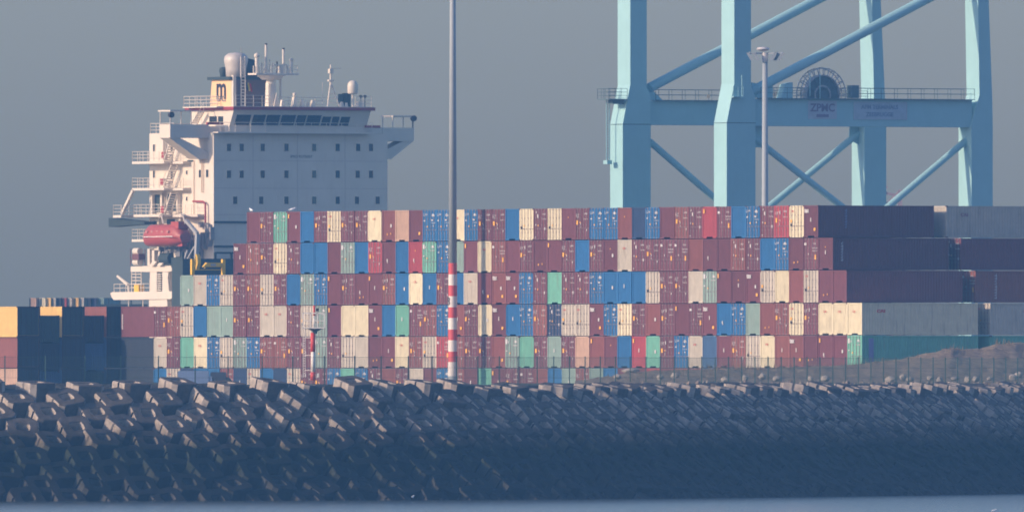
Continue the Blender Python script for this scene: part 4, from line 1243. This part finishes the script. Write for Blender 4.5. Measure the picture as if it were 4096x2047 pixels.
t.box(xa, SPAN2-0.7, kz(390, SPAN2), xb, SPAN2-0.02, kz(386, SPAN2)); t.rail((xa, SPAN2-0.65, kz(386, SPAN2)), (xb, SPAN2-0.65, kz(386, SPAN2)), 1.1, 0.5, 3, 0.03); t.bar((xb, SPAN2-0.4, kz(386, SPAN2)), (xb, SPAN2-0.4, kz(300, SPAN2)), 0.07)
t.build('access_platform', m_crane, crane)

# ------------------------------------------------------------------ tall foreground mast with red and white bands
def mast_band(m, y0, y1, rf, parent, Y, name):
    t = MB(); z0, z1 = zat(y1, Y), zat(y0, Y)
    me = t.tube((0, 0, z0), (0, 0, z1), rf(z0), 32, rf(z1), caps=False).mesh(name, m, True)
    return link(name, me, parent)
MY = 2108.0
tm = thing('light_mast', ((1811-2048)/F*MY, MY-YO, 0), 0, 'tall grey tapering mast with red and white bands at its foot', 'mast')
tm.location.z = 0
rf = lambda z: 0.435 - (z-9.5)*0.0049
def bandmat(col, nm): return mat(nm, col, 0.6, var=0.06, scale=0.6, streak=0.25, streakcol=(0.4, 0.3, 0.28))
m_br, m_bw = bandmat((0.62, 0.075, 0.070), 'band_red'), bandmat((0.78, 0.72, 0.66), 'band_white')
m_mg = mat('mast_grey', (0.35, 0.39, 0.41), 0.6, 0, 0.05)
top_ = MB().tube((0, 0, zat(1052, MY)), (0, 0, 58), rf(zat(1052, MY)), 32, rf(58)).mesh('mast_shaft', m_mg, True); link('mast_shaft', top_, tm)
for k, (a, b) in enumerate(((1052, 1097), (1097, 1141), (1141, 1184), (1184, 1228), (1228, 1271), (1271, 1317), (1317, 1360), (1360, 1405), (1405, 1447), (1447, 1503))):
    mast_band(m_br if k % 2 == 0 else m_bw, a, b, rf, tm, MY, 'painted_band')
mast_band(m_mg, 1503, 1600, rf, tm, MY, 'mast_foot')
zc = zat(1206, MY)
me = text_mesh('8', 1.05, m_logo, 0.02, 0.01)
for v in me.vertices:   # wrapped round the shaft, facing the sun side
    a = R(-158) + v.co.x*0.95/0.46
    r_ = rf(zc+v.co.y)+0.02 + v.co.z
    v.co = (math.cos(a)*r_, math.sin(a)*r_, zc + v.co.y)
link('number', me, tm)
t = MB(); t.lathe([(1.2, 56.5), (1.5, 57.2), (1.5, 57.6), (0.3, 58.6)], 0, 0, 16)
for k in range(8):
    a = k*math.pi/4; t.box(math.cos(a)*1.8-0.3, math.sin(a)*1.8-0.3, 56.6, math.cos(a)*1.8+0.3, math.sin(a)*1.8+0.3, 57.2)
t.build('lamp_ring', m_mg, tm)

# ------------------------------------------------------------------ lamp mast in front of the crane
LY_ = 2250.0
lm = thing('lamp_mast', ((3060-2048)/F*LY_, LY_-YO, 7.5), 0, 'grey lamp mast with a crown of floodlights in front of the crane', 'lamp mast')
lz = lambda py: zat(py, LY_) - 7.5
me = MB().tube((0, 0, 0), (0, 0, lz(245)), 0.40, 24, 0.25).mesh('mast_shaft', m_mg, True); link('mast_shaft', me, lm)
t = MB(); t.tube((0, 0, lz(248)), (0, 0, lz(212)), 0.29, 16); t.lathe([(0.2, lz(206)), (0.55, lz(201)), (0.66, lz(197)), (0.5, lz(191)), (0.1, lz(189))], -0.2, 0, 20)
t.build('mast_head', mat('mast_head_white', (0.62, 0.58, 0.56), 0.5), lm)
for a, l in ((184, 1.50), (200, 0.98), (352, 1.65), (18, 1.30), (338, 0.92), (95, 0.9)):
    ca, sa = math.cos(R(a)), math.sin(R(a))
    t = MB(); z = lz(214); t.bar((ca*0.25, sa*0.25, z), (ca*l, sa*l, z), 0.13)
    arm = t.build('lamp_arm', m_mg, lm)
    x, y, d = ca*l, sa*l, (0.26 if ca < 0 else -0.26)
    t = MB(); t.prism([(x-0.17-d*0.6, z+0.05), (x+0.15-d*0.6, z+0.05), (x+0.15+d, z-0.68), (x-0.17+d, z-0.68)], 'y', y-0.30, y+0.30)
    t.box(x-0.06, y-0.05, z+0.05, x+0.06, y+0.05, z+0.16)
    t.build('floodlight', m_mg, arm)

# ------------------------------------------------------------------ harbour light beacon on the breakwater
BY = 1835.0
bx = (1252-2048)/F*BY
bz = lambda py: zat(py, BY)
bc = thing('beacon', (bx, BY-YO, bz(1512)), 0, 'slim red and white beacon post with white railed basket and ladder', 'beacon')
off_ = bz(1512)
z = lambda py: bz(py) - off_
S_ = F/BY
for m_, a, b, r_ in ((m_red, 1488, 1520, 10.5), (m_bwhite, 1406, 1488, 8.2), (m_red, 1330, 1406, 9.5), (m_bwhite, 1262, 1312, 3.6), (m_red, 1221, 1262, 4.2)):
    me = MB().tube((0.1 if a < 1320 else 0, 0, z(b)), (0.1 if a < 1320 else 0, 0, z(a)), r_/S_, 18).mesh('painted_shaft', m_, True); link('painted_shaft', me, bc)
t = MB(); t.lathe([(9/S_, z(1334)), (11/S_, z(1324)), (34/S_, z(1313)), (36/S_, z(1310))], 0.15, 0, 18); t.build('flared_gallery', m_cranedk, bc)
t = MB()
px0, px1 = -40/S_, 46/S_
ya_, yb__ = -0.7, 0.7
for x in (px0, px0+0.02+(px1-px0)/3, px0+(px1-px0)*2/3, px1):
    for y in (ya_, yb__): t.bar((x, y, z(1311)), (x, y, z(1250)), 0.085)
for zz_ in (z(1311), z(1282), z(1252)):
    for y in (ya_, yb__): t.bar((px0, y, zz_), (px1, y, zz_), 0.085 if zz_ != z(1282) else 0.05)
    for x in (px0, px1): t.bar((x, ya_, zz_), (x, yb__, zz_), 0.07)
t.box(px0, ya_, z(1314), px1, yb__, z(1311))
t.build('basket', m_bwhite, bc)
MB().box(0.22, -0.15, z(1245), 0.46, 0.15, z(1232)).build('signal_lamp', m_dark, bc)
t = MB()
for x in (-39/S_, -31/S_): t.bar((x, 0.2, z(1508)), (x, 0.2, z(1314)), 0.05)
for py in range(1322, 1508, 10): t.bar((-39/S_, 0.2, z(py)), (-31/S_, 0.2, z(py)), 0.05)
for py in (1350, 1420, 1480): t.bar((-33/S_, 0.2, z(py)), (0, 0, z(py)), 0.04)
t.build('ladder', m_bwhite, bc)
t = MB(); t.box(16/S_, -0.15, z(1508), 24/S_, 0.15, z(1492)); t.build('junction_box', m_bwhite, bc)

# ------------------------------------------------------------------ mesh fence along the crest
fe = thing('mesh_fence', (0, 0, 0), 0, 'long dark green wire mesh fence with posts along the breakwater crest', 'fence')
path = [offs(p, -3.2) for p in CREST]
posts, acc, nxt = [], 0, 1.2
for a, b in zip(path, path[1:]):
    acc += math.hypot(b[0]-a[0], b[1]-a[1])
    if acc >= nxt: nxt += 3.25; posts.append(b)
posts = [p for p in posts if -160 < 2048+F*p[0]/p[1] < 4300]
print('posts', len(posts))
FZ0, FZ1 = 8.6, H + 85/51.0
def postmesh():
    return MB().box(-0.045, -0.045, 0, 0.045, 0.045, FZ1-FZ0+0.05).mesh('fence_post', m_fence)
pm_ = postmesh()
for p in posts:
    o = link('fence_post', pm_, fe); o.location = (p[0], p[1]-YO, FZ0)
def panelmesh():
    t = MB(); Lp = 3.13
    for i in range(24):
        x = 0.03 + Lp*i/23
        t.box(x-0.005, -0.005, 0.05, x+0.005, 0.005, FZ1-FZ0-0.02)
    for k in range(4):
        zz = 0.1 + (FZ1-FZ0-0.16)*k/3
        t.box(0.0, -0.018, zz-0.008, Lp+0.06, -0.006, zz+0.008)
    return t.mesh('mesh_panel', m_fence)
pn = panelmesh()
for a, b in zip(posts, posts[1:]):
    o = link('mesh_panel', pn, fe)
    ang = math.atan2(b[1]-a[1], b[0]-a[0]); o.location = (a[0], a[1]-YO, FZ0); o.rotation_euler = (0, 0, ang)
    o.scale = (math.hypot(b[0]-a[0], b[1]-a[1])/3.25, 1, 1)

# ------------------------------------------------------------------ sand dune with dry grass at the right
RID = [(2350, 1512), (2480, 1494), (2600, 1478), (2760, 1471), (2900, 1467), (3060, 1467), (3140, 1464), (3250, 1460), (3340, 1458), (3440, 1450), (3500, 1442), (3600, 1432), (3690, 1412), (3760, 1394), (3805, 1380), (3840, 1388), (3920, 1384), (3985, 1367), (4060, 1359), (4110, 1362), (4250, 1350), (4500, 1370)]
def ridge(px):
    for (a, b), (c, d) in zip(RID, RID[1:]):
        if px < c: return b + (d-b)*(px-a)/(c-a)
    return RID[-1][1]
def rdepth(px): return 1893 + (px-2350)*(118/1746.0)
vs, fs = [], []
NX, NY = 170, 26
for i in range(NX+1):
    px = 2300 + (4450-2300)*i/NX
    Yr = rdepth(px)
    # crest line depth at this column: nearest fence point
    fy = min(path, key=lambda p: abs(2048+F*p[0]/p[1]-px))[1] if px < 4300 else Yr-60
    for j in range(NY+1):
        u = j/NY
        Y = fy - 1.0 + (Yr+38-(fy-1.0))*u
        X = (px-2048)/F*Y
        zr_ = zat(ridge(px), Yr)
        if Y <= Yr:
            s = max(0, (Y-fy)/(Yr-fy)); zz = 8.75 + (zr_-8.75)*(s**1.15)
        else:
            s = min(1, (Y-Yr)/34); zz = zr_ + (7.2-zr_)*(s*s*(3-2*s))
        k = 0.13*mnoise.noise(Vector((X*0.9, Y*0.35, 3))) + 0.10*mnoise.noise(Vector((X*3.1, Y*1.1, 9)))
        vs.append((X, Y-YO, zz + k*(1.0 if Y < Yr+20 else 0.2) - (0.12 if abs(Y-Yr) < 3 else 0)))
for i in range(NX):
    for j in range(NY):
        fs.append((i*(NY+1)+j, (i+1)*(NY+1)+j, (i+1)*(NY+1)+j+1, i*(NY+1)+j+1))
m_dune = mat('dune_sand', (0.25, 0.19, 0.125), 0.95, var=0.55, scale=0.9, bump=0.25)
dn = MB().add(vs, fs).build('dune', m_dune, None, True); tag(dn, kind='structure')
gr = MB(); rg = random.Random(9)
for _ in range(5200):
    px = rg.uniform(2420, 4200); Yr = rdepth(px)
    fy = 1893 + (px-2350)*0.045 - 40
    Y = Yr - abs(rg.gauss(0, 1))*16
    X = (px-2048)/F*Y
    s = max(0, (Y-(Yr-55))/55); zz = 8.75 + (zat(ridge(px), Yr)-8.75)*(s**1.3)
    if mnoise.noise(Vector((X*0.5, Y*0.15, 20))) < -0.05: continue
    h = rg.uniform(0.15, 0.50)*(0.7 + 0.6*abs(mnoise.noise(Vector((X*0.7, 4, 2))))); a = rg.uniform(0, 6.28); ln = rg.uniform(-0.2, 0.2)
    bx_, by_ = math.cos(a)*0.03, math.sin(a)*0.03
    gr.add([(X-bx_, Y-YO-by_, zz-0.25), (X+bx_, Y-YO+by_, zz-0.25), (X+ln, Y-YO+ln*0.5, zz+h)], [(0,1,2)])
o = gr.build('dune_grass', mat('dry_grass', (0.20, 0.155, 0.10), 0.9, var=0.4)); tag(o, 'dry dune grass growing over the sandy bank', 'grass', kind='stuff')
rub = MB(); rq = random.Random(33)
for _ in range(260):
    px = rq.uniform(2380, 4150); p = min(path[::3], key=lambda p: abs(2048+F*p[0]/p[1]-px))
    c = Vector(((px-2048)/F*(p[1]+1), p[1]+rq.uniform(-2.5, 8)-YO, 8.9 + rq.uniform(-0.1, 0.2)))
    s = rq.uniform(0.08, 0.26); vs_ = []
    for d in ((1,0,0),(-1,0,0),(0,1,0),(0,-1,0),(0,0,1),(0,0,-1)): vs_.append(c + Vector(d)*s*rq.uniform(0.6, 1.2))
    rub.add(vs_, [(0,2,4),(2,1,4),(1,3,4),(3,0,4),(2,0,5),(1,2,5),(3,1,5),(0,3,5)])
o = rub.build('rubble', mat('rubble_stone', (0.27, 0.22, 0.18), 0.9, var=0.35, scale=0.6)); tag(o, 'loose broken stone strewn behind the crest blocks', 'rubble', kind='stuff')
# pale rubble stones at the foot of the dune
rr = random.Random(21)
PL = [(4075, 1492), (4052, 1503), (3960, 1508), (3905, 1510), (3870, 1512), (3820, 1508), (3760, 1514), (3720, 1506), (3640, 1510), (3612, 1502), (3560, 1512), (3300, 1508), (3240, 1512), (3110, 1508), (3050, 1500), (2980, 1506), (2900, 1512), (2525, 1476), (2470, 1500), (2700, 1496), (2640, 1502)]
PL.sort(key=lambda p: -p[0]); PL.remove((2525, 1476)); PL.append((2525, 1476))
SIDE = ['roundish', 'flat', 'angular', 'broken', 'squat']
for k, (px, py) in enumerate(PL):
    Y = min(path, key=lambda p: abs(2048+F*p[0]/p[1]-px))[1] + 4
    if px == 2525: Y = rdepth(px) - 2
    bm = bmesh.new(); bmesh.ops.create_icosphere(bm, subdivisions=2, radius=1)
    s = (rr.uniform(.25, .5), rr.uniform(.25, .4), rr.uniform(.18, .30)) if px != 2525 else (0.75, 0.5, 0.22)
    for v in bm.verts:
        d = 1 + 0.28*mnoise.noise(v.co*1.7 + Vector((k*3.1, 0, 0)))
        v.co = Vector((v.co.x*s[0]*d, v.co.y*s[1]*d, v.co.z*s[2]*d))
    me = bpy.data.meshes.new('stone'); bm.to_mesh(me); bm.free()
    me.materials.append(mat('pale_stone', (0.36, 0.32, 0.28), 0.9, var=0.25, scale=1.5))
    o = link('stone', me); o.location = depth_pt(px, py+6, Y); o.rotation_euler = (0, 0, rr.uniform(0, 3))
    tag(o, f'{SIDE[k % 5]} pale stone behind the crest, {ordn(k+1)} counting from the right edge' if px != 2525 else 'flat pale slab lying on the low end of the dune', 'stone', 'pale stones at the foot of the dune')

# ------------------------------------------------------------------ van and trailer behind the crest
vy = 2075.0
def vehicle(px0, px1, py, Y, col, name, label, cat):
    x0, x1 = (px0-2048)/F*Y, (px1-2048)/F*Y
    L_ = x1-x0; zt = zat(py, Y)-7.5
    o = thing(name, ((x0+x1)/2, Y-YO, 7.5), 0, label, cat)
    m = mat(name+'_paint', col, 0.45, var=0.04)
    b = MB(); b.prism([(-L_/2, 0.45), (L_/2, 0.45), (L_/2, zt-0.08), (L_/2-0.1, zt), (-L_/2+0.1, zt), (-L_/2, zt-0.08)], 'y', -1.0, 1.0); b.build('body', m, o)
    b = MB(); b.prism([(L_/2, 0.45), (L_/2+1.6, 0.45), (L_/2+1.6, 1.15), (L_/2+0.9, 1.35), (L_/2+0.25, zt-0.5), (L_/2, zt-0.45)], 'y', -0.95, 0.95); b.build('cab', m, o)
    MB().prism([(L_/2+0.3, 1.35), (L_/2+0.85, 1.35), (L_/2+0.35, zt-0.6), (L_/2+0.3, zt-0.6)], 'y', -0.97, 0.97).build('side_window', m_glass, o)
    for x in (-L_/2+0.7, L_/2+0.7):
        for s in (-0.9, 0.7):
            MB().tube((x, s, 0.34), (x, s+0.2, 0.34), 0.34, 16).build('wheel', m_dark, o)
vehicle(712, 835, 1482, 2070, (0.20, 0.28, 0.45), 'box_van', 'pale blue box van parked behind the breakwater crest', 'van')
vehicle(842, 905, 1487, 2082, (0.05, 0.06, 0.09), 'delivery_van', 'dark van parked right behind the pale blue one', 'van')

# ------------------------------------------------------------------ gulls
def gull(px, py, Y, label, sz=1.0, fly=False):
    o = thing('gull', depth_pt(px, py, Y), R(random.uniform(0, 180)), label, 'gull', 'white gulls')
    vs, fs = [], []
    prof = [(-0.28, .01, .02), (-0.18, .05, .05), (-0.05, .09, .10), (0.08, .085, .10), (0.16, .05, .07), (0.21, .05, .06), (0.27, .035, .04), (0.34, .004, .005)]
    zc_ = [0.10, 0.11, 0.12, 0.14, 0.19, 0.24, 0.25, 0.235]
    for (x, ry, rz_), c in zip(prof, zc_):
        for j in range(8):
            a = j*math.pi/4; vs.append((x*sz, ry*math.cos(a)*sz, (c + rz_*math.sin(a))*sz))
    for i in range(len(prof)-1):
        for j in range(8): fs.append((i*8+j, i*8+(j+1) % 8, (i+1)*8+(j+1) % 8, (i+1)*8+j))
    b = MB().add(vs, fs)
    for s in (-1, 1): b.tube((0.02*sz, 0.03*s*sz, 0.04*sz), (0.02*sz, 0.03*s*sz, 0), 0.008, 4)
    b.build('gull_body', mat('gull_white', (0.85, 0.85, 0.85), 0.8), o, True)
gull(1651, 1990, 1776, 'white gull sitting on the water at the foot of the blocks', 0.75)
gull(3975, 2046, 1640, 'white gull floating on open water near the lower right corner', 0.75)
def top_at(px, tier):
    Yc = CY0 + (CX0-(px-2048)/F*CY0)/(SB-0.01)*CB
    return Yc
for px, tr, lb_ in ((1005, 1, 'white gull standing on the first container of the top tier'), (1168, 1, 'white gull standing above the small sea green door end')):
    s = (31.07 - (px-2048)/F*2053)/(SB + (px-2048)/F*CB)
    Yc = 2053 + s*CB + 1.2
    o = depth_pt(px, 0, Yc); g_ = gull(px, YH - (G0+6*TIER-H)*F/Yc, Yc, lb_, 1.25)

# ------------------------------------------------------------------ distant ship with containers, far left
DY = 2680.0
fs_ = thing('distant_ship', ((350-2048)/F*DY, DY-YO, 0), 0, 'dark hull of a distant feeder ship behind the crosswise stacks', 'ship')
dzc = lambda py: zat(py, DY)
dx = lambda px: (px-350)/F*DY
MB().prism([(dx(112), 0), (dx(720), 0), (dx(720), dzc(1240)), (dx(590), dzc(1240)), (dx(590), dzc(1226)), (dx(112), dzc(1226))], 'y', 0, 18).build('hull', m_shipdk, fs_)
t = MB()
for px in range(120, 600, 45): t.box(dx(px)-0.08, -0.2, dzc(1226), dx(px)+0.08, -0.1, dzc(1192))
t.box(dx(400), -0.3, dzc(1226), dx(590), 1, dzc(1216)); t.build('lashing_frame', m_shipdk, fs_)
far = [(120, 'Sb'), (157, 'Cb'), (178, 'Yd'), (198, 'Wd'), (219, 'Db'), (241, 'Rb'), (262, 'Wb'), (289, 'Yb'), (311, 'Wd'), (338, 'Db'), (360, 'Nb'), (391, 'Gb')]
for k, (px, code) in enumerate(far):
    Y = DY + 3
    o = thing('shipping_container', ((px-2048)/F*Y, Y-YO, dzc(1226)), R(90+0), f'tiny distant {PAINT[code[0]][1]} container on the far ship, {ordn(k+1)} along its row', 'shipping container', 'tiny containers on the distant ship')
    nm = BODY[(6.06, 1)]
    # scaled to what is seen above the hull: short feeder boxes
    c = cobj('container_body', nm, o, paint(code[0])); c.scale = (0.6, 0.33, 0.36); o.rotation_euler = (0, 0, R(61)); o.location.x += 0.70
# far faint lattice crane beyond the quay crane
QY = 2650.0
dc = thing('distant_crane', ((3566-2048)/F*QY, QY-YO, 0), 0, 'faint red lattice crane far off in the haze behind the turquoise crane', 'crane')
q = lambda py: zat(py, QY)
t = MB()
for dx_ in (-1.2, 1.2): t.bar((dx_, 0, 0), (dx_*0.8, 0, q(760)), 0.5)
for k in range(14): a = q(760)*k/14; b_ = q(760)*(k+1)/14; t.bar((-1.1, 0, a), (1.1, 0, b_), 0.3)
t.bar((-1.2, 0, q(768)), (1.2, 0, q(786)), 0.3); t.bar((-1.5, 0, q(765)), (-0.5, 0, q(745)), 0.35)
t.build('lattice_tower', mat('faded_red', (0.32, 0.25, 0.27), 0.7), dc)

# ------------------------------------------------------------------ haze: one closed box of even air round camera and scene
hz = MB().box(-420, -YO-60, -4.0, 420, 2100, 66).build('haze', None) if False else None
hb = MB(); hb.box(-420, -YO-60, -7.5, 420, 800, 66)
me = hb.mesh('haze', [])
hz = link('haze', me)
hmat = bpy.data.materials.new('haze_air'); hmat.use_nodes = True
ht = hmat.node_tree
ht.nodes.remove(ht.nodes['Principled BSDF'])
pv = ht.nodes.new('ShaderNodeVolumePrincipled')
pv.inputs['Color'].default_value = HAZE_COL
pv.inputs['Density'].default_value = HAZE_D
pv.inputs['Density Attribute'].default_value = ''
pv.inputs['Anisotropy'].default_value = 0.0
ht.links.new(pv.outputs[0], ht.nodes['Material Output'].inputs['Volume'])
me.materials.append(hmat)
tag(hz, kind='stuff')
